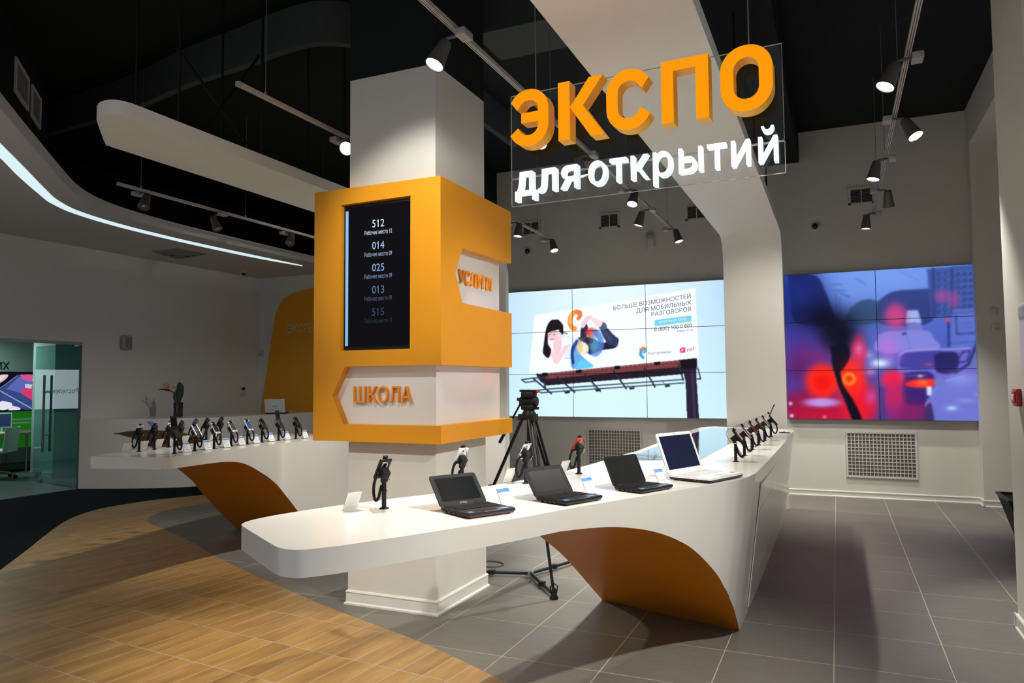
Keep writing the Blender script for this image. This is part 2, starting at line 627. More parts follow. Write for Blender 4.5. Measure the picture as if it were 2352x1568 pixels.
WB = [(-1.67, 3.71), (-2.39, 4.06), (-3.41, 4.44), (-4.09, 4.73), (-4.96, 5.11), (-5.61, 5.44), (-6.26, 5.78), (-6.92, 6.08),
      (-7.42, 6.30), (-7.75, 6.55), (-7.93, 6.85), (-7.99, 7.15), (-7.98, 7.5), (-7.96, 7.87), (-7.9, 8.35)]
WL = [(-8.56, 8.42), (-8.66, 8.1), (-8.80, 7.8), (-8.92, 7.46), (-8.95, 6.92), (-8.80, 6.45), (-8.45, 5.95), (-7.87, 5.33), (-7.35, 4.8), (-6.79, 4.21), (-5.4, 2.75), (-4.6, 1.6)]
WBs = [(p.x, p.y) for p in bez([(a, b, 0) for a, b in WB], 4)]
WLs = [(p.x, p.y) for p in bez([(a, b, 0) for a, b in WL], 4)]
wood_poly = [(-0.6, 1.6), (-0.9, 3.35)] + WBs + WLs
grey_poly = [(-0.6, 1.6), (2.6, 1.6), (2.6, 11.3), (-7.7, 11.3)] + WBs[::-1] + [(-0.9, 3.35)]
bm = B()
box(bm, (-11.2, 1.5, -0.06), (2.7, 12.1, -0.0004))
floor = struct('floor', bm, M['grout'])
n_pieces = {'tile': 0, 'plank': 0}
def lay(name, poly, origin, ang, sx, sy, m, gap, ir, jr, limit):
    ca, sa = math.cos(ang), math.sin(ang)
    ex, ey = (ca, -sa), (sa, ca)
    todo = []
    for i in range(*ir):
        for j in range(*jr):
            pt = lambda u, v: (origin[0] + ex[0] * u + ey[0] * v, origin[1] + ex[1] * u + ey[1] * v)
            r = [pt(i * sx + gap / 2, j * sy + gap / 2), pt((i + 1) * sx - gap / 2, j * sy + gap / 2), pt((i + 1) * sx - gap / 2, (j + 1) * sy - gap / 2), pt(i * sx + gap / 2, (j + 1) * sy - gap / 2)]
            c = pt((i + 0.5) * sx, (j + 0.5) * sy)
            q = to_px(c[0], c[1], 0)
            if q is None or not (-420 < q[0] < 2700 and 700 < q[1] < 2000): continue
            cl = clip(poly, r)
            if len(cl) < 3 or abs(area(cl)) < 0.0006: continue
            full = abs(abs(area(cl)) - (sx - gap) * (sy - gap)) < 1e-5
            todo.append((math.hypot(*c), c, r, cl, full))
    todo.sort(key=lambda t: t[0])
    shared = None
    rest = B()
    for k, (d, c, r, cl, full) in enumerate(todo):
        pts = r if full else cl
        # drop repeated points left by the cut
        pp = [p for a, p in enumerate(pts) if math.hypot(p[0] - pts[a - 1][0], p[1] - pts[a - 1][1]) > 1e-4]
        if len(pp) < 3: continue
        if k >= limit:
            prism(rest, pp, -0.004, 0.0)
            continue
        # local axes follow the laying direction, so the grain runs along each piece
        loc = [((p[0] - c[0]) * ex[0] + (p[1] - c[1]) * ex[1], (p[0] - c[0]) * ey[0] + (p[1] - c[1]) * ey[1]) for p in pp]
        if full and shared is not None:
            o = bpy.data.objects.new(name, shared)
            link(o, floor)
        else:
            b2 = B()
            prism(b2, loc, -0.004, 0.0)
            o = obj(name, b2, m, floor, sm=False)
            if full: shared = o.data
        o.location = (c[0], c[1], 0)
        o.rotation_euler = (0, 0, -ang)
        n_pieces[name] += 1
    if len(rest.verts):
        o = obj(name + '_field', rest, m, floor, sm=False)
        o['kind'] = 'stuff'
    else:
        rest.free()
lay('tile', grey_poly, (-0.6633, 4.6526), 0.0, 0.6, 0.6, M['tile'], 0.0062, (-13, 6), (-5, 12), 300)
lay('plank', wood_poly, (-4.461, 3.368), math.radians(5.0), 0.163, 0.4555, M['plank'], 0.0055, (-40, 40), (-8, 16), 298)
bm = B()
prism(bm, [(-11.0, 1.6)] + [(-4.6, 1.6)] + WLs[::-1][1:] + [(-7.9, 11.9), (-11.0, 11.9)], -0.005, 0.0005)
obj('carpet', bm, M['carpet'], floor, sm=False)

# ------------------------------------------------------------------ walls, ceilings
bm = B()
box(bm, (-7.0, 11.3, 0), (1.70, 11.5, 5.25))
struct('wall_back', bm, M['wall'])
bm = B()
box(bm, (-11.2, 11.94, 0), (-6.9, 12.14, 3.94))
box(bm, (-7.0, 11.5, 0), (-6.9, 11.94, 3.94))
struct('wall_back_left', bm, M['wall_left'])
bm = B()
box(bm, (-11.06, 8.0, 0), (-11.0, 11.94, 3.83))
box(bm, (-11.06, 4.7, 2.315), (-11.0, 8.0, 3.83))
box(bm, (-11.06, 1.5, 0), (-11.0, 4.7, 3.83))
struct('wall_left', bm, M['wall_left'])
bm = B()
box(bm, (-11.2, 1.0, 3.96), (-11.0, 11.94, 5.2))
box(bm, (-11.2, 11.94, 3.95), (-6.0, 12.14, 5.2))
box(bm, (-7.02, 11.26, 3.95), (-5.9, 11.94, 5.2))
struct('wall_upper_left', bm, M['black_paint'])
bm = B()
box(bm, (1.665, 11.05, 0), (2.75, 11.5, 5.25))
box(bm, (1.665, 5.78, 4.684), (2.75, 11.05, 5.25))
box(bm, (2.6, 5.78, 0), (2.75, 11.05, 4.684))
struct('wall_right', bm, M['wall'])
bm = B()
box(bm, (1.03, 4.95, 0), (2.75, 5.775, 5.25))
struct('wall_right_front', bm, M['wall'])
bm = B()
box(bm, (-12.0, 1.0, 5.2), (3.0, 12.2, 5.3))
struct('ceiling', bm, M['black_paint'])

EB = [(-3.6, 1.2), (-4.4, 2.0), (-6.04, 3.64), (-6.87, 4.49), (-7.58, 5.23), (-8.06, 5.76), (-8.38, 6.28), (-8.57, 6.9), (-8.68, 7.8), (-8.70, 8.8), (-8.70, 10.0), (-8.70, 11.9)]
EBs = [(p.x, p.y) for p in bez([(a, b, 0) for a, b in EB], 6)]
bm = B()
prism(bm, EBs + [(-11.0, 11.9), (-11.0, 1.2)], 3.83, 3.955)
struct('ceiling_lowered', bm, M['ceiling_white'])
S_in = [(-5.2, 2.40), (-6.92, 4.18), (-7.42, 4.70), (-8.13, 5.43), (-8.46, 5.80), (-8.76, 6.32), (-8.97, 7.2), (-9.07, 8.4), (-9.07, 9.8), (-9.05, 10.9)]
S_out = [(-5.58, 2.62), (-7.33, 4.42), (-7.81, 4.90), (-8.42, 5.56), (-8.66, 5.85), (-8.92, 6.34), (-9.13, 7.2), (-9.24, 8.5), (-9.24, 9.9), (-9.12, 11.0)]
si = [(p.x, p.y) for p in bez([(a, b, 0) for a, b in S_in], 6)]
so = [(p.x, p.y) for p in bez([(a, b, 0) for a, b in S_out], 6)]
bm = B()
v = [[bm.verts.new((p[0], p[1], z)) for p in pp] for z in (3.8265, 3.8325) for pp in (si, so)]
for i in range(len(si) - 1):
    bm.faces.new((v[0][i], v[0][i + 1], v[1][i + 1], v[1][i]))
    bm.faces.new((v[2][i], v[2][i + 1], v[3][i + 1], v[3][i]))
    bm.faces.new((v[0][i], v[0][i + 1], v[2][i + 1], v[2][i]))
    bm.faces.new((v[1][i], v[1][i + 1], v[3][i + 1], v[3][i]))
bm.faces.new((v[0][0], v[1][0], v[3][0], v[2][0]))
bm.faces.new((v[0][-1], v[1][-1], v[3][-1], v[2][-1]))
o = obj('light_strip', bm, M['strip'], sm=False)
tag(o, 'long glowing white light strip curving along the edge of the lowered ceiling', 'light')

def ribbon_bar(pts, z0, z1, w):
    # upright band along a plan path, with thickness
    bm = B()
    L, R = [], []
    P = [Vector((a, b, 0)) for a, b in pts]
    for i, p in enumerate(P):
        d = (P[min(i + 1, len(P) - 1)] - P[max(i - 1, 0)]).normalized()
        n = Vector((-d.y, d.x, 0)) * w / 2
        L.append((p.x + n.x, p.y + n.y))
        R.append((p.x - n.x, p.y - n.y))
    prism(bm, L + R[::-1], z0, z1)
    return bm
path = bez([(-9.6, 6.1, 0), (-8.74, 6.04, 0), (-7.46, 5.92, 0), (-6.3, 5.68, 0), (-5.4, 5.56, 0), (-4.85, 5.47, 0), (-4.5, 5.45, 0), (-4.28, 5.5, 0), (-4.08, 5.68, 0), (-3.95, 6.1, 0), (-3.9, 7.2, 0), (-3.9, 9.0, 0)], 5)
struct('trim_1', ribbon_bar([(p.x, p.y) for p in path], 4.80, 5.2, 0.08), M['dark_beam'])['label'] = 'curved black painted drop beam under the ceiling'
bm = B()
box(bm, (-3.0, 6.0, 4.85), (-1.55, 6.6, 5.2))
struct('trim_2', bm, M['dark_beam'])
bm = B()
box(bm, (-1.20, 5.0, 4.76), (-0.41, 11.28, 5.2))
struct('trim_3', bm, M['black_paint'])
bm = B()
box(bm, (-6.6, 10.2, 4.36), (-5.22, 11.28, 5.2))
struct('trim_4', bm, M['black_paint'])

def skirting(name, p0, p1, out, h=0.085):
    # moulded skirting board: plinth with a rounded top lip and a toe
    p0, p1 = Vector(p0), Vector(p1)
    o = Vector(out)
    prof = [(0, 0), (0.020, 0), (0.020, 0.010), (0.011, 0.018), (0.011, h - 0.022), (0.018, h - 0.016), (0.018, h - 0.006), (0.010, h), (0, h)]
    bm = B()
    A = [bm.verts.new(p0 + o * a + Vector((0, 0, b))) for a, b in prof]
    C = [bm.verts.new(p1 + o * a + Vector((0, 0, b))) for a, b in prof]
    n = len(prof)
    for i in range(n):
        bm.faces.new((A[i], A[(i + 1) % n], C[(i + 1) % n], C[i]))
    bm.faces.new(A)
    bm.faces.new(C[::-1])
    return struct(name, bm, M['base'])
skirting('baseboard_back', (-4.4, 11.3, 0), (1.665, 11.3, 0), (0, -1, 0))
skirting('baseboard_right', (1.665, 11.3, 0), (1.665, 11.03, 0), (-1, 0, 0))
skirting('baseboard_right_rear', (1.645, 11.05, 0), (2.6, 11.05, 0), (0, -1, 0))
skirting('baseboard_right_front', (1.03, 5.795, 0), (1.03, 4.93, 0), (-1, 0, 0), 0.10)
bm = B()
for (a, b) in (((1.01, 5.775), (2.6, 5.795)),):
    box(bm, (a[0], a[1], 0), (b[0], b[1], 0.10))
struct('baseboard_right_side', bm, M['base'])

# ------------------------------------------------------------------ column
CX0, CX1, CY0, CY1 = -3.344, -2.60, 4.57, 5.372
bm = B()
box(bm, (CX0, CY0, 0), (CX1, CY1, 3.93))
column = struct('column', bm, M['column'])
column['label'] = 'square pale plastered column carrying the orange sign box'
bm = B()
box(bm, (CX0, CY0, 3.93), (CX1, CY1, 5.2))
obj('column_top', bm, M['black_paint'], column, sm=False)
bm = B()
prof = [(0.022, 0), (0.022, 0.012), (0.010, 0.020), (0.010, 0.082), (0.014, 0.090), (0.008, 0.102), (0.0, 0.104)]
rings = []
for a, z in prof:
    rings.append([bm.verts.new((x, y, z)) for x, y in ((CX0 - a, CY0 - a), (CX1 + a, CY0 - a), (CX1 + a, CY1 + a), (CX0 - a, CY1 + a))])
for a, b in zip(rings, rings[1:]):
    for i in range(4):
        bm.faces.new((a[i], a[(i + 1) % 4], b[(i + 1) % 4], b[i]))
bm.faces.new(rings[0][::-1])
bm.faces.new(rings[-1])
obj('baseboard', bm, M['base'], column, sm=False)

# ------------------------------------------------------------------ ribbon arches hung from the ceiling
def arch(label, x0, x1, tip, zp):
    t = thing('ribbon_arch', label, 'arch', ((x0 + x1) / 2, 10.04, 0))
    zb, th, yp, R = 3.50, 0.10, 10.0, 0.32
    bm = B()
    # underside path: straight, quarter bend, post
    path = [(yp - R + R * math.sin(a), zb - R + R * math.cos(a), math.sin(a), math.cos(a)) for a in [math.pi / 2 * k / 12 for k in range(13)]]
    path = [(yp - R - 0.5, zb, 0, 1)] + path + [(yp, zp, 1, 0)]
    prev = None
    for (y, z, ny, nz) in path:
        ring = [bm.verts.new(c) for c in ((x0, y, z), (x1, y, z), (x1, y + ny * th, z + nz * th), (x0, y + ny * th, z + nz * th))]
        if prev:
            for i in range(4):
                bm.faces.new((prev[i], prev[(i + 1) % 4], ring[(i + 1) % 4], ring[i]))
        else:
            bm.faces.new(ring[::-1])
        prev = ring
    bm.faces.new(prev)
    if len(tip) > 2:
        tip = [tip[0]] + [(p.x, p.y) for p in bez([(a, b, 0) for a, b in tip[1:]], 4)]
    prism(bm, tip + [(x1, yp - R - 0.5), (x0, yp - R - 0.5)], zb, zb + th)
    bmesh.ops.remove_doubles(bm, verts=bm.verts, dist=1e-4)
    smooth(obj('band', bm, M['ribbon'], t, shift=t.location, sm=False).data, 30)
    return t
aL = arch('white ribbon with a rounded blunt end hanging above the left counter', -5.20, -4.49,
     [(-5.20, 3.99), (-5.195, 3.95), (-5.175, 3.91), (-4.80, 3.56), (-4.74, 3.515), (-4.68, 3.485), (-4.61, 3.475), (-4.55, 3.49), (-4.51, 3.53), (-4.49, 3.60)], 0.0)
aR = arch('wide white ribbon under the ceiling that bends down into a post behind the right counter', -1.333, -0.60, [(-1.333, 1.2), (-0.60, 1.2)], 0.0)
for t, x0, x1, ys in ((aL, -5.2, -4.49, (4.1, 5.0, 6.2, 7.4, 8.6, 9.5)), (aR, -1.333, -0.6, (2.0, 4.0, 6.4, 8.0, 9.4))):
    for y in ys:
        for x in (x0 + 0.12, x1 - 0.12):
            b = B()
            cyl(b, (x, y, 3.6), (x, y, 5.2), 0.011, n=6)
            obj('hanger_rod', b, M['black'], t, shift=t.location)
b = B()
tube(b, [(-4.65, 4.1, 4.25), (-4.65, 5.0, 3.62)], 0.012, 6)
tube(b, [(-4.65, 5.0, 4.55), (-4.65, 4.35, 3.62)], 0.012, 6)
obj('cross_brace', b, M['black'], aL, shift=aL.location)

# ------------------------------------------------------------------ counters
def dense(secs, n=4):
    f = bez([(a[0], a[1], 0) for a, b in secs], n)
    k = bez([(b[0], b[1], 0) for a, b in secs], n)
    return [((p.x, p.y), (q.x, q.y)) for p, q in zip(f, k)]

def counter(label, secs, arch_z, after, ins_f, zt=1.02, slab=0.10):
    # secs: (front, back) pairs of the arm; arch_z: (z, front, back) down to the floor; after: pairs of the solid body
    rows = [(f, b, zt - slab, zt - slab) for f, b in secs] + [(f, b, zf, zk) for zf, zk, f, b in arch_z] + [(f, b, 0.0, 0.0) for f, b in after]
    n0 = len(secs)
    n1 = n0 + len(arch_z) - 1
    org = Vector((rows[n1][0][0] - 0.3, rows[n1][0][1] + 0.4, 0))
    t = thing('display_counter', label, 'counter', org)
    F = [Vector((r[0][0], r[0][1], 0)) for r in rows]
    K = [Vector((r[1][0], r[1][1], 0)) for r in rows]
    N = len(rows)
    bm, lin = B(), B()
    ft, bt, fl, bl = [], [], [], []
    lf, lb = [], []
    for i in range(N):
        d = (F[min(i + 1, N - 1)] - F[max(i - 1, 0)]).normalized()
        nin = Vector((-d.y, d.x, 0))
        z, zk = rows[i][2], rows[i][3]
        g = min(1, max(0, (i - n0 + 14) / 14.0)) if i < n0 else 1.0
        ff = F[i] + nin * ins_f * (zt - z) / zt * g
        ft.append(bm.verts.new((F[i].x, F[i].y, zt)))
        bt.append(bm.verts.new((K[i].x, K[i].y, zt)))
        fl.append(bm.verts.new((ff.x, ff.y, z)))
        bl.append(bm.verts.new((K[i].x, K[i].y, zk)))
        if n0 - 1 <= i <= n1:
            lf.append(lin.verts.new((ff.x, ff.y, z)))
            lb.append(lin.verts.new((K[i].x, K[i].y, zk)))
    for i in range(N - 1):
        bm.faces.new((ft[i], ft[i + 1], bt[i + 1], bt[i]))
        bm.faces.new((ft[i], fl[i], fl[i + 1], ft[i + 1]))
        bm.faces.new((bt[i], bt[i + 1], bl[i + 1], bl[i]))
        if not (n0 - 1 <= i < n1):
            bm.faces.new((fl[i], bl[i], bl[i + 1], fl[i + 1]))
    bm.faces.new((ft[0], bt[0], bl[0], fl[0]))
    bm.faces.new((ft[-1], fl[-1], bl[-1], bt[-1]))
    for a in range(len(lf) - 1):
        lin.faces.new((lf[a], lb[a], lb[a + 1], lf[a + 1]))
    b = obj('body', bm, M['counter'], t, shift=org)
    smooth(b.data, 32)
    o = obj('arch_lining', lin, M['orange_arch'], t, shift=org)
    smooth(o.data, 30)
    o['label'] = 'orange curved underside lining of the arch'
    return t, org

Fp = np.array([(-1.774, 2.166), (-1.675, 2.29), (-1.494, 2.62), (-1.288, 3.031), (-1.12, 3.444), (-.906, 3.898), (-.667, 4.399), (-.60, 4.54), (-.553, 4.666), (-.52, 4.82), (-.50, 5.0), (-.49, 5.2), (-.485, 6), (-.48, 7.4), (-.485, 9.33)])
FL = np.r_[0, np.cumsum(np.hypot(*np.diff(Fp, axis=0).T))]
fs = lambda s: (float(np.interp(s, FL, Fp[:, 0])), float(np.interp(s, FL, Fp[:, 1])))
Bp = np.array([(-2.34, 2.75), (-2.236, 3.055), (-2.0, 3.52), (-1.86, 3.88), (-1.76, 4.25), (-1.69, 4.7), (-1.655, 5.1), (-1.635, 5.5), (-1.59, 6.2)])
bs = lambda y: (float(np.interp(y, Bp[:, 1], Bp[:, 0])), float(y))
def resample(pts, n=44):
    # smooth curve through (along, height) points, evenly spaced
    P = [(p.x, p.y) for p in bez([(u, z, 0) for u, z in pts], 10)]
    L = np.r_[0, np.cumsum(np.hypot(*np.diff(np.array(P), axis=0).T))]
    t = np.linspace(0, L[-1], n)
    return list(zip(np.interp(t, L, [p[0] for p in P]), np.interp(t, L, [p[1] for p in P])))
fr = resample([(1.25, .92), (1.454, .906), (1.681, .882), (1.968, .82), (2.208, .734), (2.383, .643), (2.575, .505), (2.724, .374), (2.912, .213), (3.05, .10), (3.17, 0.0)])
bk = resample([(3.62, .92), (3.84, .875), (4.04, .80), (4.20, .735), (4.346, .663), (4.471, .592), (4.612, .507), (4.742, .421), (4.887, .323), (5.1, .174), (5.365, 0.0)])
secs = [((-1.95, 2.19), (-2.25, 2.38)), ((-1.87, 2.148), (-2.335, 2.44)), ((-1.80, 2.145), (-2.368, 2.51)), ((-1.75, 2.185), (-2.37, 2.60)),
        ((-1.675, 2.29), (-2.34, 2.75)), (fs(.45), bs(3.0)), (fs(.8), bs(3.25)), (fs(1.05), bs(3.45))]
arch_z = [(max(0, zf), max(0, zk), fs(u), bs(y)) for (u, zf), (y, zk) in zip(fr, bk)]
after = [((-.49, 5.5), (-1.63, 5.7)), ((-.485, 6.0), (-1.59, 6.3)), ((-.48, 7.4), (-1.615, 7.5)), ((-.483, 8.6), (-1.64, 8.7)),
         ((-.487, 9.35), (-1.65, 9.45)), ((-.50, 9.52), (-1.63, 9.7)), ((-.54, 9.63), (-1.59, 9.9)), ((-.62, 9.70), (-1.50, 10.03))]
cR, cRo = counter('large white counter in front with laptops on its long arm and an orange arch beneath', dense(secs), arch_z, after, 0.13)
sx_ = lambda z: -.485 - .13 * (1.02 - z) / 1.02
def drawers(t, org, rows, cols, sidex, gap=0.0032):
    for (y0, y1) in cols:
        for (z0, z1) in rows:
            bm = B()
            v = []
            for y, z in ((y0 + gap, z0 + gap), (y1 - gap, z0 + gap), (y1 - gap, z1 - gap), (y0 + gap, z1 - gap)):
                v.append((sidex(y, z), y, z))
            a = [bm.verts.new((p[0] - 0.004, p[1], p[2])) for p in v]
            b = [bm.verts.new((p[0] + 0.002, p[1], p[2])) for p in v]
            bm.faces.new(a[::-1]); bm.faces.new(b)
            for i in range(4):
                bm.faces.new((a[i], a[(i + 1) % 4], b[(i + 1) % 4], b[i]))
            obj('drawer', bm, M['counter'], t, shift=org, sm=False)
drawers(cR, cRo, ((.05, .23), (.23, .712), (.712, .905)), ((5.4, 7.42), (7.42, 9.3)), lambda y, z: sx_(z) + 0.001)
bm = B()
prism(bm, [(-1.40, 5.53), (-0.965, 5.72), (-.945, 7.6), (-.985, 9.62), (-1.50, 9.72), (-1.525, 8.6), (-1.535, 5.99)], 1.0195, 1.0215)
o = obj('glass_inset', bm, M['glass_top'], cR, shift=cRo, sm=False)
o['label'] = 'dark mirror-like glass panel let into the top'

LF = [((-5.25, 4.432), (-5.75, 4.315)), ((-5.15, 4.455), (-5.80, 4.315)), ((-5.105, 4.49), (-5.83, 4.37)), ((-5.094, 4.59), (-5.87, 4.50)), ((-5.10, 4.72), (-5.91, 4.70))]
lf_ = resample([(4.80, .92), (4.98, .919), (5.18, .912), (5.393, .875), (5.622, .774), (5.849, .635), (6.038, .461), (6.216, .287), (6.40, .10), (6.50, 0.0)])
lk_ = resample([(4.95, .92), (5.28, .85), (5.45, .765), (5.63, .65), (5.80, .50), (6.04, .30), (6.36, .05), (6.42, 0.0)])
lfx = lambda y: float(np.interp(y, [4.6, 5.13, 5.66, 6.5, 7.2], [-5.094, -5.123, -5.155, -5.145, -5.12]))
lbx = lambda y: float(np.interp(y, [4.5, 4.8, 5.33, 5.8, 6.4, 7.0], [-5.87, -5.93, -5.99, -6.10, -6.21, -6.26]))
arch_l = [(max(0, zf), max(0, zk), (lfx(a), a), (lbx(c), c)) for (a, zf), (c, zk) in zip(lf_, lk_)]
after_l = [((-5.14, 6.9), (-6.25, 6.9)), ((-5.10, 7.6), (-6.22, 7.6)), ((-4.95, 8.4), (-6.0, 8.5)), ((-4.65, 9.2), (-5.6, 9.3)), ((-4.42, 9.8), (-5.3, 9.95))]
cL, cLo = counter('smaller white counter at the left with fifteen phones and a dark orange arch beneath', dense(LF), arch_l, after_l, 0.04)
drawers(cL, cLo, ((.05, .5), (.5, .9)), ((7.15, 7.58),), lambda y, z: float(np.interp(y, [6.9, 7.6], [-5.14, -5.10])) - .04 * (1.02 - z) / 1.02 + .002, 0.004)

# ------------------------------------------------------------------ orange sign box round the column
bx = thing('sign_box', 'big orange box around the column with a black queue screen and arrow cut-outs', 'sign', (-3.05, 5.09, 1.195))
bo = Vector(bx.location)
MXZ = lambda y: Matrix(((1, 0, 0, 0), (0, 0, 1, y), (0, 1, 0, 0), (0, 0, 0, 1)))    # (x, z, depth) -> (x, y, z)
MYZ = lambda x: Matrix(((0, 0, 1, x), (1, 0, 0, 0), (0, 1, 0, 0), (0, 0, 0, 1)))    # (y, z, depth) -> (x, y, z)
X0, X1, Y0, Y1, Z0, Z1 = -3.60, -2.507, 4.477, 5.70, 1.195, 3.07
bm = B()
holed(bm, [(X0, Z0), (X1, Z0), (X1, 1.319), (-3.325, 1.319), (-3.426, 1.532), (-3.315, 1.742), (X1, 1.742), (X1, Z1), (X0, Z1)],
      [[(-3.362, 1.86), (-2.757, 1.86), (-2.752, 2.955), (-3.355, 2.950)]], 0.0, 0.065, MXZ(Y0))
obj('front_panel', bm, M['orange'], bx, shift=bo, sm=False)
bm = B()
prism(bm, [(Y0 + .065, 1.742), (Y1, 1.742), (Y1, 2.20), (4.80, 2.203), (4.694, 2.415), (4.81, 2.612), (Y1, 2.627), (Y1, Z1), (Y0 + .065, Z1)], -0.075, 0.0, MYZ(X1))
prism(bm, [(Y0 + .065, Z0), (Y1, Z0), (Y1, 1.319), (Y0 + .065, 1.319)], -0.075, 0.0, MYZ(X1))
obj('side_panel', bm, M['orange'], bx, shift=bo, sm=False)
bm = B()
box(bm, (X0, Y0 + .065, Z0), (X0 + .06, Y1, Z1))
obj('side_panel', bm, M['orange'], bx, shift=bo, sm=False)
bm = B()
box(bm, (X0 + .06, Y1 - .06, Z0), (X1 - .30, Y1, Z1))
obj('back_panel', bm, M['orange'], bx, shift=bo, sm=False)
for z0, z1 in ((Z0, Z0 + .02), (Z1 - .02, Z1)):
    bm = B()
    o_ = [(X0 + .06, Y0 + .065), (X1 - .075, Y0 + .065), (X1 - .075, Y1 - .06), (X0 + .06, Y1 - .06)]
    h_ = [(CX0 - .002, CY0 - .002), (CX1 + .002, CY0 - .002), (CX1 + .002, CY1 + .002), (CX0 - .002, CY1 + .002)]
    holed(bm, o_, [h_], z0, z1)
    obj('cover_plate', bm, M['orange'], bx, shift=bo, sm=False)
bm = B()
holed(bm, [(-3.53, 4.545), (-2.582, 4.545), (-2.582, 5.61), (-3.53, 5.61)], [[(CX0 - .001, CY0 - .001), (CX1 + .001, CY0 - .001), (CX1 + .001, CY1 + .001), (CX0 - .001, CY1 + .001)]], 1.23, 3.04)
o = obj('core_panel', bm, M['white_gloss'], bx, shift=bo, sm=False)
o['label'] = 'glossy white inner panel behind the arrow cut-outs'

def word(name, s, origin, ex, ey, cap, width, m, parent, extrude, offset, shift=None, yscale=None, face=None, squeeze=1.0):
    # a word as single letters
    global CAP
    if CAP is None:
        CAP = bounds(text_mesh('H'))[1][1]
    sy = cap / CAP
    lo, hi = bounds(text_mesh(s, 0, offset))
    sx = width / (hi[0] - lo[0])
    ex, ey = Vector(ex), Vector(ey)
    ez = ex.cross(ey).normalized()
    out = []
    for i, ch in enumerate(s):
        if ch == ' ': continue
        me = text_mesh(ch, extrude / 2, offset)
        l1, h1 = bounds(me)
        pl, ph = bounds(text_mesh(s[:i + 1], 0, offset))
        dx = ph[0] - h1[0] - lo[0]
        xc = (dx + (l1[0] + h1[0]) / 2) * sx - (l1[0] + h1[0]) / 2 * sx * squeeze
        Mx = basis(origin, ex, ey, ez) @ Matrix(((sx * squeeze, 0, 0, xc), (0, sy, 0, 0), (0, 0, 1, extrude / 2), (0, 0, 0, 1)))
        me.transform(Mx)
        o = obj(name, me, m, parent, shift, sm=False)
        out.append(o)
        if face is not None:
            mf = text_mesh(ch, 0.0, offset - 0.006)
            mf.transform(basis(origin, ex, ey, ez) @ Matrix(((sx * squeeze, 0, 0, xc), (0, sy, 0, 0), (0, 0, 1, extrude + 0.0012), (0, 0, 0, 1))))
            obj('letter_face', mf, face, o, shift, sm=False)
    return out
word('letter', 'ШКОЛА', (-3.268, 4.540, 1.478), (1, 0, 0), (0, 0, 1), 0.110, 0.495, M['letter_orange'], bx, 0.022, 0.034, bo)
word('letter', 'УСЛУГИ', (-2.577, 4.868, 2.362), (0, 1, 0), (0, 0, 1), 0.100, 0.560, M['letter_orange'], bx, 0.016, 0.018, bo)
# queue screen, held in the recess
tv = thing('queue_screen', 'upright black queue screen listing five numbers in the orange box', 'screen', (-3.057, 4.53, 1.86))
to = Vector(tv.location)
bm = rbox((-3.352, 4.512, 1.866), (-2.762, 4.5435, 2.945), 0.004)
obj('bezel', bm, M['black'], tv, shift=to)
bm = B()
box(bm, (-3.338, 4.5105, 1.885), (-2.776, 4.513, 2.93))
obj('display', bm, mat('queue_display', (0.002, 0.002, 0.003), 0.25, spec=0.12, emit=(0.010, 0.011, 0.012), es=0.10, noise=0), tv, shift=to, sm=False)
bm = B()
box(bm, (-3.336, 4.509, 1.895), (-3.312, 4.512, 2.905))
obj('display_stripe', bm, mat('stripe_blue', (0.1, 0.2, 0.3), 0.4, emit=srgb(122, 172, 226), es=0.95, noise=0), tv, shift=to, sm=False)
rows = [('512', '12', (220, 238, 255)), ('014', '09', (172, 198, 238)), ('025', '09', (140, 170, 222)), ('013', '09', (92, 112, 156)), ('515', '11', (48, 60, 92))]
for i, (a, b, c) in enumerate(rows):
    mm = mat('queue_text_%s' % a, (0, 0, 0), 0.5, emit=srgb(*c), es=1.0, noise=0)
    m2 = mat('queue_small_%s' % a, (0, 0, 0), 0.5, emit=srgb(*[int(k * (0.93 - 0.06 * i)) for k in c]), es=1.0, noise=0)
    zc = 2.790 - i * 0.1630
    text_obj('queue_number', a, (-3.046, 4.508, zc - 0.027), (1, 0, 0), (0, 0, 1), 0.0545, 0.104, mm, tv, 0, 0.034, to, 'C')
    text_obj('queue_line', 'Рабочее место ' + b, (-3.046, 4.508, zc - 0.080), (1, 0, 0), (0, 0, 1), 0.030, 0.238, m2, tv, 0, 0.008, to, 'C')

# ------------------------------------------------------------------ hanging acrylic sign
SO = Vector((-1.686, 3.847, 0))
SE = Vector((0.99907, -0.0430, 0))
SN = Vector((-0.0430, -0.99907, 0))
sg = thing('hanging_sign', 'clear acrylic sign hung over the counter with orange and white Russian lettering', 'sign', SO + SE * 0.745 + Vector((0, 0, 2.62)))
so_ = Vector(sg.location)
def SM(off):
    return basis(SO + SN * off, SE, (0, 0, 1), SN)
for z0, z1, a1 in ((2.786, 3.273, 1.488), (2.623, 2.783, 1.49)):
    bm = B()
    box(bm, (0.002, z0 + .002, -0.004), (a1 - .002, z1 - .002, 0.004), SM(0))
    p = obj('acrylic_plate', bm, M['acrylic'], sg, shift=so_, sm=False)
    bm = B()
    for lo, hi in (((0, z0, -.004), (a1, z0 + .003, .004)), ((0, z1 - .003, -.004), (a1, z1, .004)), ((0, z0, -.004), (.0025, z1, .004)), ((a1 - .0025, z0, -.004), (a1, z1, .004))):
        box(bm, lo, hi, SM(0))
    obj('polished_edge', bm, M['plate_edge'], p, shift=so_, sm=False)
for a in (0.159, 1.332):
    bm = B()
    q = SO + SE * a
    cyl(bm, (q.x, q.y, 3.27), (q.x, q.y, 5.2), 0.0035, n=6)
    obj('hanging_wire', bm, M['steel'], sg, shift=so_)

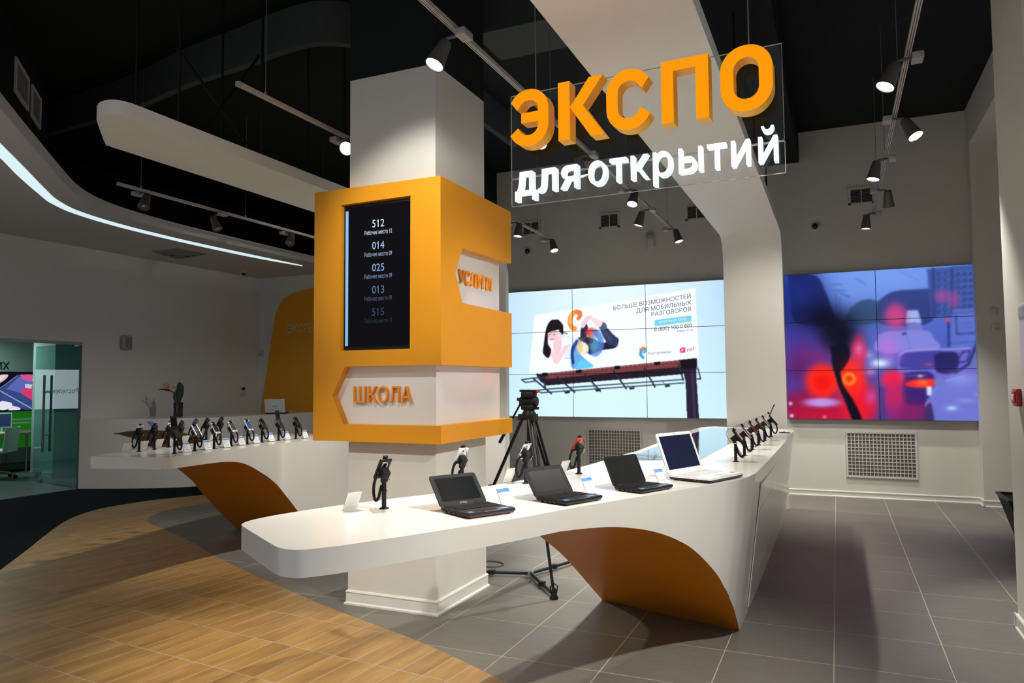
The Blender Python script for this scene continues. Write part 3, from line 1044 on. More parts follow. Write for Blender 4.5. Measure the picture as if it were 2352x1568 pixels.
def rrect_path(x0, x1, z0, z1, r, n=10, start=None):
    pts = []
    for cx, cz, a0 in ((x1 - r, z1 - r, 0), (x0 + r, z1 - r, 90), (x0 + r, z0 + r, 180), (x1 - r, z0 + r, 270)):
        for k in range(n + 1):
            a = math.radians(a0 + 90 * k / n)
            pts.append((cx + r * math.cos(a), cz + r * math.sin(a)))
    return pts

def stroke(pts, w):
    L, R = [], []
    P = [Vector((a, b, 0)) for a, b in pts]
    for i, p in enumerate(P):
        d = (P[min(i + 1, len(P) - 1)] - P[max(i - 1, 0)]).normalized()
        n = Vector((-d.y, d.x, 0)) * w / 2
        L.append((p.x + n.x, p.y + n.y)); R.append((p.x - n.x, p.y - n.y))
    return L + R[::-1]
w = 0.062
def cshape(x0, x1, z0, z1, mirror=False):
    h = w / 2
    c = rrect_path(x0 + h, x1 - h, z0 + h, z1 - h, 0.086)
    # centre line from the upper right end round the left to the lower right end
    zu, zl = 3.158, 3.012
    xm = (x0 + x1) / 2
    c = [p for p in c if p[0] < xm or p[1] > zu + .004 or p[1] < zl - .004]
    c = [(x1 - h, zu)] + c + [(x1 - h, zl)]
    if mirror:
        c = [(x0 + x1 - a, b) for a, b in c]
    return stroke(c, w)
zb_, zt_ = 2.922, 3.243
letters = {}
letters['Э'] = [(cshape(0.046, 0.286, zb_, zt_, True), []), ([(0.122, 3.056), (0.262, 3.056), (0.262, 3.112), (0.122, 3.112)], [])]
letters['К'] = [([(.345, zb_), (.412, zb_), (.412, zt_), (.345, zt_)], []), ([(.4135, 3.096), (.530, zb_), (.607, zb_), (.488, 3.096), (.601, zt_), (.523, zt_)], [])]
letters['С'] = [(cshape(0.620, 0.862, zb_, zt_), [])]
letters['П'] = [([(.914, zb_), (.976, zb_), (.976, 3.188), (1.089, 3.188), (1.089, zb_), (1.152, zb_), (1.152, zt_), (.914, zt_)], [])]
letters['О'] = [(rrect_path(1.209, 1.454, zb_ - .003, zt_ + .003, .118), [rrect_path(1.272, 1.391, zb_ + .058, zt_ - .058, .058)])]
for ch, parts in letters.items():
    bm, bf = B(), B()
    for out, holes in parts:
        t1 = B()
        holed(t1, out, holes, 0.0, 0.086, SM(0.032))
        tmp = bpy.data.meshes.new('tmp'); t1.to_mesh(tmp); bm.from_mesh(tmp); t1.free()
        t2 = B()
        holed(t2, out, holes, 0.0872, 0.0885, SM(0.032))
        t2.to_mesh(tmp); bf.from_mesh(tmp); t2.free()
    o = obj('letter', bm, M['letter_side'], sg, shift=so_, sm=False)
    obj('letter_face', bf, M['letter_face'], o, shift=so_, sm=False)
q = SO + SN * 0.018
for s, a0, wd in (('для', 0.050, 0.385), ('открытий', 0.490, 0.975)):
    word('letter', s, (q.x + SE.x * a0, q.y + SE.y * a0, 2.6715), SE, (0, 0, 1), 0.160, wd, M['letter_white_side'], sg, 0.050, 0.034, so_, face=M['letter_white'], squeeze=0.93)

# ------------------------------------------------------------------ pictures shown on screens
class Picture:
    # flat picture painted on a grid of points: x, y are picture coordinates
    def __init__(s, X, Y):
        s.X, s.Y = X, Y
        s.c = np.zeros((len(X), 3))
    def blend(s, a, col):
        a = np.clip(a, 0, 1)[:, None]
        s.c = s.c * (1 - a) + np.array(col, float) * a
    def fill(s, fx):
        s.c = fx(s.X, s.Y)
    def inside(s, pts):
        X, Y = s.X, s.Y
        r = np.zeros(len(X), bool)
        n = len(pts)
        for i in range(n):
            x0, y0 = pts[i - 1]; x1, y1 = pts[i]
            if y0 == y1: continue
            c = (y0 > Y) != (y1 > Y)
            r ^= c & (X < (x1 - x0) * (Y - y0) / (y1 - y0) + x0)
        return r
    def poly(s, pts, col, a=1.0):
        xs = [p[0] for p in pts]; ys = [p[1] for p in pts]
        k = np.nonzero((s.X >= min(xs)) & (s.X <= max(xs)) & (s.Y >= min(ys)) & (s.Y <= max(ys)))[0]
        if len(k) == 0: return
        sub = Picture(s.X[k], s.Y[k])
        m = sub.inside(pts)
        s.c[k[m]] = s.c[k[m]] * (1 - a) + np.array(col, float) * a
    def curve(s, pts, col, a=1.0, n=6):
        q = [(p.x, p.y) for p in bez([(x, y, 0) for x, y in pts] + [(pts[0][0], pts[0][1], 0)], n)][:-1]
        s.poly(q, col, a)
    def blob(s, cx, cy, rx, ry, col, a=1.0, ang=0, p=2.0):
        t = math.radians(ang)
        dx, dy = s.X - cx, s.Y - cy
        u = (dx * math.cos(t) + dy * math.sin(t)) / rx
        v = (-dx * math.sin(t) + dy * math.cos(t)) / ry
        s.blend(a * np.exp(-(u * u + v * v) ** (p / 2)), col)
    def line(s, p, q, w, col, a=1.0, soft=3.0):
        dx, dy = q[0] - p[0], q[1] - p[1]
        L2 = dx * dx + dy * dy
        t = np.clip(((s.X - p[0]) * dx + (s.Y - p[1]) * dy) / L2, 0, 1)
        d = np.hypot(s.X - p[0] - t * dx, s.Y - p[1] - t * dy)
        s.blend(a * np.clip((w / 2 - d) / soft + 0.5, 0, 1), col)
    def path(s, pts, w, col, a=1.0):
        for p, q in zip(pts, pts[1:]): s.line(p, q, w, col, a)

def homography(dst):
    # maps (u right, v down) in 0..1 to the four corners TL TR BR BL
    A, b = [], []
    for (u, v), (x, y) in zip(((0, 0), (1, 0), (1, 1), (0, 1)), dst):
        A.append([u, v, 1, 0, 0, 0, -u * x, -v * x]); b.append(x)
        A.append([0, 0, 0, u, v, 1, -u * y, -v * y]); b.append(y)
    h = np.linalg.solve(np.array(A, float), np.array(b, float))
    return np.append(h, 1).reshape(3, 3)

def lin(c):
    c = np.clip(c / 255.0, 0, 1)
    return np.where(c <= 0.04045, c / 12.92, ((c + 0.055) / 1.055) ** 2.4)

def screen_mesh(name, o, ex, ey, w, h, nx, ny, H, u0, u1, v0, v1, paint):
    # one display: a grid of points carrying its share of the picture
    U, V = np.meshgrid(np.linspace(u0, u1, nx), np.linspace(v0, v1, ny))
    q = H @ np.stack([U.ravel(), V.ravel(), np.ones(U.size)])
    P = Picture(q[0] / q[2], q[1] / q[2])
    paint(P)
    a, b = np.meshgrid(np.linspace(0, w, nx), np.linspace(h, 0, ny))
    ex, ey, o = np.array(ex, float), np.array(ey, float), np.array(o, float)
    co = o + a.ravel()[:, None] * ex + b.ravel()[:, None] * ey
    idx = np.arange(nx * ny).reshape(ny, nx)
    f = np.stack([idx[1:, :-1].ravel(), idx[1:, 1:].ravel(), idx[:-1, 1:].ravel(), idx[:-1, :-1].ravel()], 1)
    me = bpy.data.meshes.new(name)
    me.vertices.add(len(co)); me.vertices.foreach_set('co', co.ravel())
    me.loops.add(f.size); me.loops.foreach_set('vertex_index', f.ravel())
    me.polygons.add(len(f)); me.polygons.foreach_set('loop_start', np.arange(0, f.size, 4)); me.polygons.foreach_set('loop_total', np.full(len(f), 4))
    me.update(calc_edges=True)
    at = me.color_attributes.new('picture', 'FLOAT_COLOR', 'POINT')
    at.data.foreach_set('color', np.concatenate([lin(P.c), np.ones((len(co), 1))], 1).ravel())
    return me

def paint_ad(P):
    # roadside billboard advertising mobile calls, against a pale sky
    def bg(X, Y):
        t = np.clip(Y / 1400, 0, 1)[:, None]
        e = np.clip(np.abs(X - 1100) / 1150, 0, 1)[:, None] ** 2
        return (1 - t) * np.array([228, 243, 253.]) + t * np.array([212, 243, 252.]) - e * (1 - t) * np.array([42, 26, 2.])- e * np.array([14, 9, 2.])
    P.fill(bg)
    P.poly([(368, 432), (1885, 172), (1915, 835), (310, 985)], (243, 250, 255))
    # underside lattice, lamps and pole of the billboard
    P.poly([(380, 990), (1745, 850), (1770, 905), (430, 1050)], (142, 78, 78))
    for k in range(36):
        x = 400 + k * 38
        P.line((x, 990 - (x - 380) * .1), (x + 4, 1040 - (x - 380) * .1), 5, (80, 40, 44), 0.9)
    P.line((385, 1012), (1750, 872), 5, (80, 40, 44))
    P.poly([(375, 985), (450, 985), (500, 1030), (1770, 905), (1770, 985), (480, 1095), (420, 1060)], (38, 28, 40))
    P.poly([(460, 1005), (1745, 880), (1760, 915), (470, 1035)], (120, 62, 66))
    for x, y in ((460, 992), (780, 962), (1142, 925), (1520, 885)):
        P.poly([(x - 28, y - 14), (x + 28, y - 18), (x + 34, y + 8), (x + 8, y + 16), (x - 24, y + 14)], (22, 18, 26))
    P.poly([(1735, 850), (1898, 833), (1900, 890), (1895, 935), (1765, 945), (1740, 900)], (28, 20, 28))
    P.poly([(1765, 940), (1893, 930), (1893, 1040), (1915, 1405), (1802, 1405), (1790, 1060)], (42, 33, 52))
    P.poly([(1840, 960), (1868, 960), (1888, 1405), (1862, 1405)], (64, 56, 80), 0.6)
    P.path([(1905, 930), (1932, 1030), (1900, 1030)], 12, (40, 44, 60))
    P.path([(240, 1040), (345, 1025), (500, 1020)], 11, (44, 58, 72)); P.path([(240, 1040), (275, 1066), (385, 1052)], 11, (44, 58, 72))
    P.path([(385, 1142), (500, 1128), (1770, 1035)], 11, (44, 62, 76)); P.path([(385, 1142), (425, 1165), (500, 1158), (1775, 1068)], 11, (44, 62, 76))
    for a, b in (((350, 1028), (522, 1172)), ((455, 1050), (465, 1130)), ((580, 1015), (742, 1158)), ((840, 990), (985, 1148)), ((1112, 955), (1230, 1124)), ((1400, 930), (1500, 1106)), ((1722, 890), (1768, 1040))):
        P.line(a, b, 15, (36, 46, 58))
    for x, y in ((672, 1162), (962, 1142), (1282, 1122), (1618, 1098)):
        P.poly([(x - 28, y - 8), (x + 22, y - 14), (x + 27, y + 2), (x - 18, y + 12)], (30, 36, 46))
        P.line((x - 45, y - 40), (x - 12, y - 6), 5, (90, 104, 118))
    # the woman lying on her front
    P.curve([(480, 640), (640, 600), (735, 640), (850, 690), (870, 790), (760, 840), (660, 838), (620, 760), (560, 720)], (226, 233, 243))
    P.curve([(640, 625), (700, 650), (690, 710), (625, 740), (600, 690)], (236, 241, 249))
    P.path([(640, 838), (720, 838), (800, 815)], 7, (170, 182, 205), 0.7)
    P.curve([(770, 640), (900, 640), (1010, 690), (1145, 640), (1155, 695), (1120, 740), (1000, 760), (880, 800), (870, 720)], (28, 34, 58))
    P.curve([(975, 520), (1045, 545), (1100, 600), (1150, 655), (1140, 720), (1060, 700), (1000, 600)], (52, 60, 92))
    P.curve([(1000, 560), (1040, 580), (1100, 660), (1060, 660)], (78, 88, 122), 0.5)
    P.curve([(805, 545), (850, 505), (870, 560), (850, 640), (800, 640)], (46, 46, 70))
    P.curve([(985, 490), (1030, 500), (1050, 545), (1000, 575), (968, 530)], (80, 92, 124))
    P.curve([(808, 500), (850, 445), (905, 430), (912, 455), (868, 490), (835, 545), (806, 545)], (236, 205, 214))
    P.curve([(895, 440), (960, 468), (1010, 490), (985, 540), (940, 530), (905, 470)], (240, 214, 222))
    P.curve([(500, 700), (560, 800), (600, 790), (650, 720), (690, 715), (640, 800), (590, 885), (545, 875), (510, 790), (478, 715)], (240, 208, 214))
    P.curve([(560, 640), (600, 620), (622, 700), (600, 790), (560, 800), (540, 720)], (238, 204, 210))
    P.curve([(590, 470), (520, 480), (475, 560), (450, 720), (445, 790), (495, 835), (520, 760), (492, 700), (500, 600), (560, 575), (596, 568), (604, 600), (632, 612), (638, 585), (632, 520)], (30, 24, 30))
    P.path([(632, 590), (672, 602)], 10, (40, 32, 38), 0.8)
    P.curve([(488, 600), (530, 580), (580, 578), (610, 600), (600, 650), (545, 672), (500, 652)], (239, 203, 208))
    P.curve([(556, 640), (590, 590), (618, 600), (620, 650), (580, 690), (552, 680)], (240, 210, 216))
    for x in (510, 552):
        P.blob(x, 612, 11, 4, (40, 30, 40), 0.9)
    P.blob(532, 655, 20, 5, (190, 70, 90), 0.9, -10)
    P.blob(545, 650, 12, 2.5, (250, 245, 245), 0.8, -10)
    P.line((575, 630), (590, 680), 3, (210, 165, 175), 0.6); P.line((560, 640), (573, 690), 3, (210, 165, 175), 0.6)
    P.poly([(770, 660), (860, 700), (870, 790), (820, 800)], (228, 188, 140), 0.5)
    # orange speech mark
    P.path([(792, 420), (775, 398), (735, 405), (705, 450), (700, 510), (722, 552), (745, 556)], 44, (244, 150, 70))
    P.path([(760, 392), (796, 402), (802, 430), (778, 462)], 34, (238, 120, 70))
    P.path([(728, 412), (704, 452), (698, 500)], 18, (252, 190, 120), 0.8)
    # big blue looped mark
    P.blob(905, 600, 62, 52, (226, 66, 60), 0.95, 20, 6)
    P.blob(950, 690, 72, 128, (120, 206, 246), 0.62, 0, 8)
    P.curve([(900, 580), (965, 570), (1012, 640), (1015, 740), (960, 815), (900, 812), (850, 770), (905, 780), (960, 740), (962, 660)], (66, 96, 200), 0.55)
    P.curve([(860, 640), (760, 660), (712, 740), (706, 840), (730, 935), (918, 918), (850, 850), (790, 790), (770, 720)], (70, 150, 226), 0.78)
    P.curve([(712, 740), (760, 662), (772, 680), (735, 780), (740, 880), (720, 890), (706, 820)], (36, 50, 130), 0.85)
    P.curve([(800, 850), (870, 870), (918, 918), (760, 935)], (96, 208, 244), 0.8)
    P.blob(820, 740, 52, 60, (246, 236, 226), 0.75, 0, 6)
    P.curve([(770, 690), (800, 668), (820, 720), (800, 800), (775, 770)], (238, 186, 112), 0.7)
    P.curve([(775, 640), (850, 630), (920, 655), (900, 700), (840, 690), (790, 660)], (60, 50, 60), 0.6)
    # small mark by the name, blue button, magenta mark
    P.path([(1398, 742), (1372, 765), (1366, 800), (1390, 830)], 28, (70, 156, 226))
    P.path([(1366, 752), (1390, 738), (1412, 745)], 22, (240, 120, 60))
    P.path([(1412, 752), (1412, 770), (1400, 782)], 20, (70, 170, 230))
    P.poly([(1498, 475), (1847, 430), (1848, 488), (1500, 535)], (122, 206, 232))
    P.line((1694, 728), (1694, 812), 2, (190, 200, 210))
    P.path([(1772, 738), (1744, 748), (1744, 776), (1768, 776), (1782, 740), (1780, 776)], 12, (208, 30, 98))

def paint_street(P):
    # dusk traffic seen through a wet windscreen: everything out of focus
    def bg(X, Y):
        t = np.clip((Y - 80) / 1040, 0, 1)[:, None]
        return (1 - t) * np.array([92, 128, 216.]) + t * np.array([58, 56, 150.])
    P.fill(bg)
    P.blob(760, 150, 420, 170, (118, 154, 232), 0.9)
    P.blob(480, 160, 230, 200, (112, 150, 230), 0.8)
    # buildings, trees
    P.curve([(690, 320), (760, 270), (830, 250), (1010, 240), (1040, 230), (1040, 460), (700, 470)], (40, 50, 108), 0.8)
    P.poly([(1012, 110), (1330, 80), (1350, 420), (1040, 430)], (58, 80, 150), 0.9)
    for k in range(7):
        y = 130 + k * 42
        P.line((1075, y + 20), (1325, y - 10), 14, (84, 104, 178), 0.55)
        for j in range(6):
            P.poly([(1080 + j * 42, y), (1102 + j * 42, y - 4), (1102 + j * 42, y + 22), (1080 + j * 42, y + 26)], (44, 58, 118), 0.6)
    P.poly([(1040, 100), (1062, 98), (1078, 430), (1052, 432)], (48, 62, 122), 0.8)
    P.poly([(1165, 96), (1186, 94), (1196, 380), (1176, 382)], (50, 64, 126), 0.7)
    P.curve([(500, 370), (570, 320), (650, 310), (700, 350), (690, 460), (480, 470)], (44, 66, 104), 0.75)
    P.blob(600, 420, 130, 70, (46, 70, 100), 0.6)
    for a, b in (((380, 210), (450, 210)), ((385, 250), (470, 250)), ((440, 262), (500, 300)), ((540, 170), (610, 210)), ((470, 285), (505, 288))):
        P.line(a, b, 5, (56, 74, 140), 0.7)
    P.line((410, 270), (415, 440), 5, (56, 74, 140), 0.7); P.line((434, 300), (440, 440), 4, (56, 74, 140), 0.7)
    P.line((780, 95), (960, 185), 3, (76, 104, 184), 0.8)
    # signs on the right
    P.poly([(1180, 380), (1345, 372), (1350, 620), (1170, 630)], (92, 110, 196), 0.85)
    P.path([(1205, 415), (1210, 540), (1350, 530)], 9, (44, 56, 116)); P.line((1230, 470), (1330, 462), 4, (64, 80, 150)); P.line((1230, 500), (1320, 492), 4, (64, 80, 150))
    P.line((1180, 398), (1345, 388), 5, (60, 74, 142)); P.line((1170, 600), (1340, 590), 5, (60, 74, 142))
    # taxi box, van, cars
    P.poly([(880, 382), (952, 380), (978, 462), (872, 468)], (158, 168, 232)); P.poly([(880, 470), (975, 465), (985, 512), (880, 515)], (110, 116, 196))
    P.curve([(690, 545), (760, 522), (900, 516), (1020, 520), (1060, 570), (1080, 640), (690, 660)], (128, 128, 214), 0.95)
    P.line((870, 520), (905, 640), 3, (96, 92, 176)); P.poly([(848, 534), (878, 534), (878, 544), (848, 544)], (40, 36, 90))
    P.curve([(820, 690), (850, 650), (1000, 640), (1180, 645), (1300, 630), (1345, 700), (1340, 860), (880, 860), (820, 790)], (104, 100, 198), 0.95)
    P.curve([(840, 690), (870, 668), (1000, 655), (1130, 660), (1080, 760), (850, 765)], (62, 58, 146), 0.9)
    P.path([(830, 680), (870, 655), (1000, 643), (1180, 640), (1300, 632)], 8, (170, 172, 236), 0.9)
    P.curve([(1060, 690), (1110, 660), (1210, 665), (1225, 740), (1190, 800), (1080, 790)], (38, 34, 92), 0.95)
    P.path([(1225, 700), (1250, 660), (1300, 650), (1280, 720), (1230, 730)], 10, (44, 44, 110))
    P.poly([(1290, 760), (1360, 560), (1368, 770)], (96, 110, 176), 0.9); P.path([(1355, 580), (1290, 740), (1200, 800)], 14, (30, 30, 80))
    P.poly([(860, 980), (1010, 960), (1010, 1125), (760, 1125)], (96, 30, 96), 0.8)
    P.poly([(1000, 1125), (1004, 1030), (1020, 970), (1070, 900), (1150, 848), (1260, 820), (1372, 800), (1390, 1125)], (108, 116, 204), 0.97)
    P.path([(1004, 1030), (1020, 970), (1070, 900), (1150, 848), (1260, 820)], 9, (150, 158, 228), 0.8)
    P.curve([(1000, 1030), (1040, 1000), (1060, 1120), (1000, 1120)], (40, 38, 96), 0.9)
    P.blob(1240, 840, 90, 50, (150, 160, 230), 0.5); P.blob(1180, 1035, 35, 14, (190, 220, 250), 0.9); P.blob(1270, 985, 60, 14, (146, 156, 226), 0.6); P.blob(1350, 940, 26, 12, (200, 110, 190), 0.8)
    P.curve([(860, 800), (1020, 790), (1060, 850), (1000, 1000), (860, 990)], (52, 30, 104), 0.9)
    P.curve([(865, 870), (930, 846), (1060, 840), (1070, 880), (1000, 900), (890, 890)], (240, 40, 40)); P.blob(985, 865, 40, 20, (255, 130, 60), 0.8)
    P.poly([(1010, 890), (1050, 890), (1040, 950), (1015, 950)], (210, 220, 250)); P.blob(1028, 742, 26, 8, (220, 60, 110), 0.9)
    P.poly([(1060, 850), (1100, 820), (1150, 870), (1070, 900)], (110, 116, 190)); P.line((820, 820), (1010, 815), 4, (150, 150, 226), 0.7); P.blob(970, 820, 18, 8, (230, 226, 255), 0.9)
    # red blurs
    P.blob(806, 420, 78, 88, (214, 66, 130), 0.85, 0, 4); P.blob(1110, 290, 52, 46, (196, 70, 150), 0.55, 0, 4); P.blob(1190, 310, 40, 60, (196, 70, 150), 0.5, 0, 4)
    P.blob(1150, 448, 14, 13, (255, 50, 80), 1.0, 0, 4); P.line((1155, 465), (1160, 620), 16, (38, 40, 100), 0.8)
    P.blob(760, 640, 70, 100, (190, 110, 210), 0.7); P.blob(700, 735, 62, 28, (214, 240, 255), 1.0); P.blob(628, 680, 34, 30, (150, 160, 230), 0.8)
    P.blob(785, 840, 82, 60, (246, 36, 70), 0.95, 0, 4); P.blob(795, 960, 72, 150, (206, 28, 84), 0.85, 0, 4); P.blob(780, 1080, 90, 60, (120, 40, 130), 0.7)
    P.blob(920, 1060, 90, 70, (150, 30, 90), 0.6)
    # left half: dark body of the car ahead, its red lights
    P.blob(130, 330, 190, 260, (26, 40, 120), 0.9, 0, 3)
    P.curve([(90, 150), (270, 150), (340, 260), (400, 420), (470, 470), (150, 470), (110, 300)], (16, 20, 66), 0.75)
    P.blob(300, 430, 150, 120, (8, 8, 30), 0.95, 20); P.blob(160, 260, 150, 150, (30, 48, 130), 0.7)
    P.blob(420, 550, 150, 150, (6, 8, 26), 0.98, 0, 3)
    P.blob(180, 600, 130, 110, (70, 44, 138), 0.8); P.blob(260, 690, 190, 70, (122, 36, 110), 0.75)
    P.blob(150, 780, 120, 120, (92, 24, 92), 0.8)
    P.blob(250, 1030, 260, 130, (150, 16, 60), 0.95, 0, 4); P.blob(330, 1085, 260, 60, (200, 16, 50), 0.8)
    P.blob(560, 1000, 140, 160, (236, 20, 40), 0.95, 0, 4)
    P.blob(315, 855, 118, 120, (255, 34, 22), 1.0, 0, 6); P.blob(315, 865, 60, 60, (224, 14, 12), 0.7, 0, 5)
    P.blob(500, 830, 110, 130, (255, 40, 26), 1.0, 0, 5); P.blob(465, 745, 40, 40, (255, 40, 36), 0.95, 0, 4)
    P.blob(560, 660, 55, 110, (240, 36, 66), 0.85, 0, 3); P.blob(560, 640, 26, 40, (216, 120, 200), 0.7)
    for k in range(14):
        a = 2 * math.pi * k / 14
        P.blob(495 + 36 * math.cos(a), 840 + 34 * math.sin(a), 11, 11, (255, 150, 40), 0.9)
    P.blob(310, 1000, 125, 32, (186, 150, 232), 0.95, 0, 4); P.blob(640, 960, 36, 50, (190, 90, 190), 0.6)
    P.blob(640, 790, 30, 24, (230, 130, 190), 0.7)
    P.curve([(392, 780), (430, 785), (455, 880), (520, 980), (580, 1115), (520, 1118), (470, 1000), (420, 880)], (10, 8, 26), 0.97)
    P.curve([(370, 620), (470, 600), (500, 690), (440, 790), (390, 780)], (10, 8, 26), 0.9)
    P.poly([(690, 880), (725, 900), (745, 1115), (690, 1115)], (66, 56, 130), 0.8)
    P.blob(100, 1008, 12, 12, (214, 224, 250), 1, 0, 4); P.blob(108, 1090, 14, 12, (214, 224, 250), 1, 0, 4); P.blob(330, 1098, 14, 9, (230, 160, 170), 0.9, 0, 4)

def video_wall(label, x0, zb, pw, ph, nx, ny, corners, paint, res, blur=0.0):
    t = thing('video_wall', label, 'video wall', (x0 + nx * pw / 2, 11.3, zb))
    o = Vector(t.location)
    H = homography(corners)
    # the whole picture first, softened a little, then shared out over the displays
    U, V = np.meshgrid(np.linspace(0, 1, nx * res[0]), np.linspace(0, 1, ny * res[1]))
    q = H @ np.stack([U.ravel(), V.ravel(), np.ones(U.size)])
    P = Picture(q[0] / q[2], q[1] / q[2])
    paint(P)
    full = P.c.reshape(ny * res[1], nx * res[0], 3)
    if blur > 0:
        k = np.exp(-0.5 * (np.arange(-6, 7) / blur) ** 2)
        k /= k.sum()
        for ax in (0, 1):
            pad = [(0, 0)] * 3
            pad[ax] = (6, 6)
            e = np.pad(full, pad, mode='edge')
            full = sum(w_ * np.take(e, np.arange(n_, n_ + full.shape[ax]), axis=ax) for n_, w_ in enumerate(k))
    for i in range(nx):
        for j in range(ny):
            a, b = x0 + i * pw, zb + (ny - 1 - j) * ph
            bm = B()
            box(bm, (a + .001, 11.203, b + .001), (a + pw - .001, 11.298, b + ph - .001))
            p = obj('display_panel', bm, M['black'], t, shift=o, sm=False)
            g = 0.0038
            me = screen_mesh('screen', (a + g, 11.2, b + g), (1, 0, 0), (0, 0, 1), pw - 2 * g, ph - 2 * g, res[0], res[1], H, 0, 1, 0, 1,
                             lambda P, i=i, j=j: setattr(P, 'c', full[j * res[1]:(j + 1) * res[1], i * res[0]:(i + 1) * res[0]].reshape(-1, 3)))
            obj('screen', me, M['picture'], p, shift=o, sm=False)
    return t, H
CL = [(85, 220), (2158, 92), (2183, 1405), (88, 1385)]
CR = [(62, 152), (1328, 78), (1380, 1120), (82, 1110)]
vL, HL = video_wall('wide video wall of nine displays showing a billboard with a woman in a mobile advert', -5.050, 1.063, 1.190, 0.685, 3, 3, CL, paint_ad, (190, 110), 0.95)
vR, HR = video_wall('video wall of six displays showing blurred blue and red dusk traffic', -0.657, 1.073, 1.1785, 0.6825, 2, 3, CR, paint_street, (150, 88), 1.5)

def on_wall(H, x0, zb, w, h):
    Hi = np.linalg.inv(H)
    def f(p):
        q = Hi @ np.array([p[0], p[1], 1.0])
        return Vector((x0 + w * q[0] / q[2], 11.197, zb + h * (1 - q[1] / q[2])))
    return f
wl = on_wall(HL, -5.05, 1.063, 3.57, 2.055)
def ad_text(s, p0, p1, up, col, off=0.0, slant=0.0):
    # baseline from p0 to p1 on the advert, capitals reaching up to point 'up' above p0
    a, b, c = wl(p0), wl(p1), wl(up)
    ex = (b - a)
    wd = ex.length
    ey = (c - a)
    hh = ey.length
    mm = mat('ad_ink', (0, 0, 0), 0.6, emit=srgb(*col), es=1.0, noise=0)
    me = text_mesh(s, 0, off)
    lo, hi = bounds(me)
    cap = bounds(text_mesh('H'))[1][1]
    exn, eyn = ex / wd, ey / hh
    Mx = basis(a, exn, eyn, (0, -1, 0)) @ Matrix(((wd / (hi[0] - lo[0]), slant, 0, -lo[0] * wd / (hi[0] - lo[0])), (0, hh / cap, 0, 0), (0, 0, 1, 0), (0, 0, 0, 1)))
    me.transform(Mx)
    o = obj('advert_text', me, mm, vL, shift=vL.location, sm=False)
    return o
dk = (62, 70, 92)
ad_text('БОЛЬШЕ ВОЗМОЖНОСТЕЙ', (1113, 383), (1840, 268), (1112, 346), dk, 0.006)
ad_text('ДЛЯ МОБИЛЬНЫХ', (1328, 410), (1844, 328), (1327, 372), dk, 0.006)
ad_text('РАЗГОВОРОВ', (1470, 441), (1845, 388), (1469, 404), dk, 0.008)
ad_text('МОБИЛЬНАЯ СВЯЗЬ', (1540, 507), (1805, 475), (1540, 487), (232, 248, 252))
ad_text('8 (800) 100 0 800', (1497, 583), (1852, 541), (1496, 547), dk, 0.004)
ad_text('www.rt.ru', (1706, 590), (1856, 576), (1706, 566), dk)
ad_text('Ростелеком', (1440, 806), (1652, 786), (1439, 780), (96, 112, 140), 0.012)
ad_text('tel', (1796, 772), (1860, 762), (1800, 736), (208, 30, 98), 0.045, 0.02)

# ------------------------------------------------------------------ wall and ceiling fittings
def grille_low(label, x0, x1, z0, z1):
    t = thing('wall_grille', label, 'vent', ((x0 + x1) / 2, 11.3, z0))
    o = Vector(t.location)
    bm = B()
    f = 0.024
    for lo, hi in (((x0, 11.275, z0), (x1, 11.3, z0 + f)), ((x0, 11.275, z1 - f), (x1, 11.3, z1)), ((x0, 11.275, z0 + f), (x0 + f, 11.3, z1 - f)), ((x1 - f, 11.275, z0 + f), (x1, 11.3, z1 - f))):
        box(bm, lo, hi)
    obj('frame', bm, M['vent'], t, shift=o, sm=False)
    bm = B()
    box(bm, (x0 + f, 11.294, z0 + f), (x1 - f, 11.2995, z1 - f))
    obj('backing', bm, M['vent_mid'], t, shift=o, sm=False)
    n, m = 17, 11
    bm = B()
    for k in range(1, n + 1):
        x = x0 + f + (x1 - x0 - 2 * f) * k / (n + 1)
        box(bm, (x - .0045, 11.279, z0 + f), (x + .0045, 11.292, z1 - f))
    for k in range(1, m + 1):
        z = z0 + f + (z1 - z0 - 2 * f) * k / (m + 1)
        box(bm, (x0 + f, 11.281, z - .0045), (x1 - f, 11.290, z + .0045))
    obj('lattice', bm, M['vent'], t, shift=o, sm=False)['kind'] = 'stuff'
grille_low('large square-mesh air grille low on the wall under the traffic video wall', 0.085, 0.957, 0.280, 0.905)
grille_low('square-mesh air grille low on the wall behind the tripod, half hidden by the counter', -3.659, -2.790, 0.255, 0.880)
def grille_high(label, xc, zc, M_=None, w=0.335, h=0.245, m='vent'):
    t = thing('air_vent', label, 'vent', (xc, 11.3, zc))
    bm = B()
    f = 0.032
    for lo, hi in (((-w / 2, -.016, -h / 2), (w / 2, 0, -h / 2 + f * .8)), ((-w / 2, -.02, h / 2 - f), (w / 2, 0, h / 2)), ((-w / 2, -.016, -h / 2), (-w / 2 + f, 0, h / 2)), ((w / 2 - f, -.016, -h / 2), (w / 2, 0, h / 2)), ((-.006, -.014, -h / 2), (.006, 0, h / 2))):
        box(bm, lo, hi)
    obj('frame', bm, M[m], t, sm=False)
    bm = B()
    box(bm, (-w / 2 + f, -.003, -h / 2 + f * .8), (w / 2 - f, -.0005, h / 2 - f))
    obj('backing', bm, M['vent_dark'], t, sm=False)
    n = 9
    for k in range(n):
        z = -h / 2 + f * .8 + (h - 1.8 * f) * (k + .5) / n
        bm = B()
        box(bm, (-w / 2 + f, -.013, z - .002), (w / 2 - f, -.004, z + .002))
        obj('slat', bm, M['vent_grey'], t, sm=False)
    return t
for x, w in ((-4.60, 'white slatted vent high on the back wall nearest the orange sign box'), (-3.249, 'white slatted vent high on the back wall, below the lettered sign'), (-1.88, 'white slatted vent high on the back wall beside the ribbon arch'), (0.387, 'white slatted vent high on the back wall behind the right row of spotlights')):
    grille_high(w, x, 4.19)

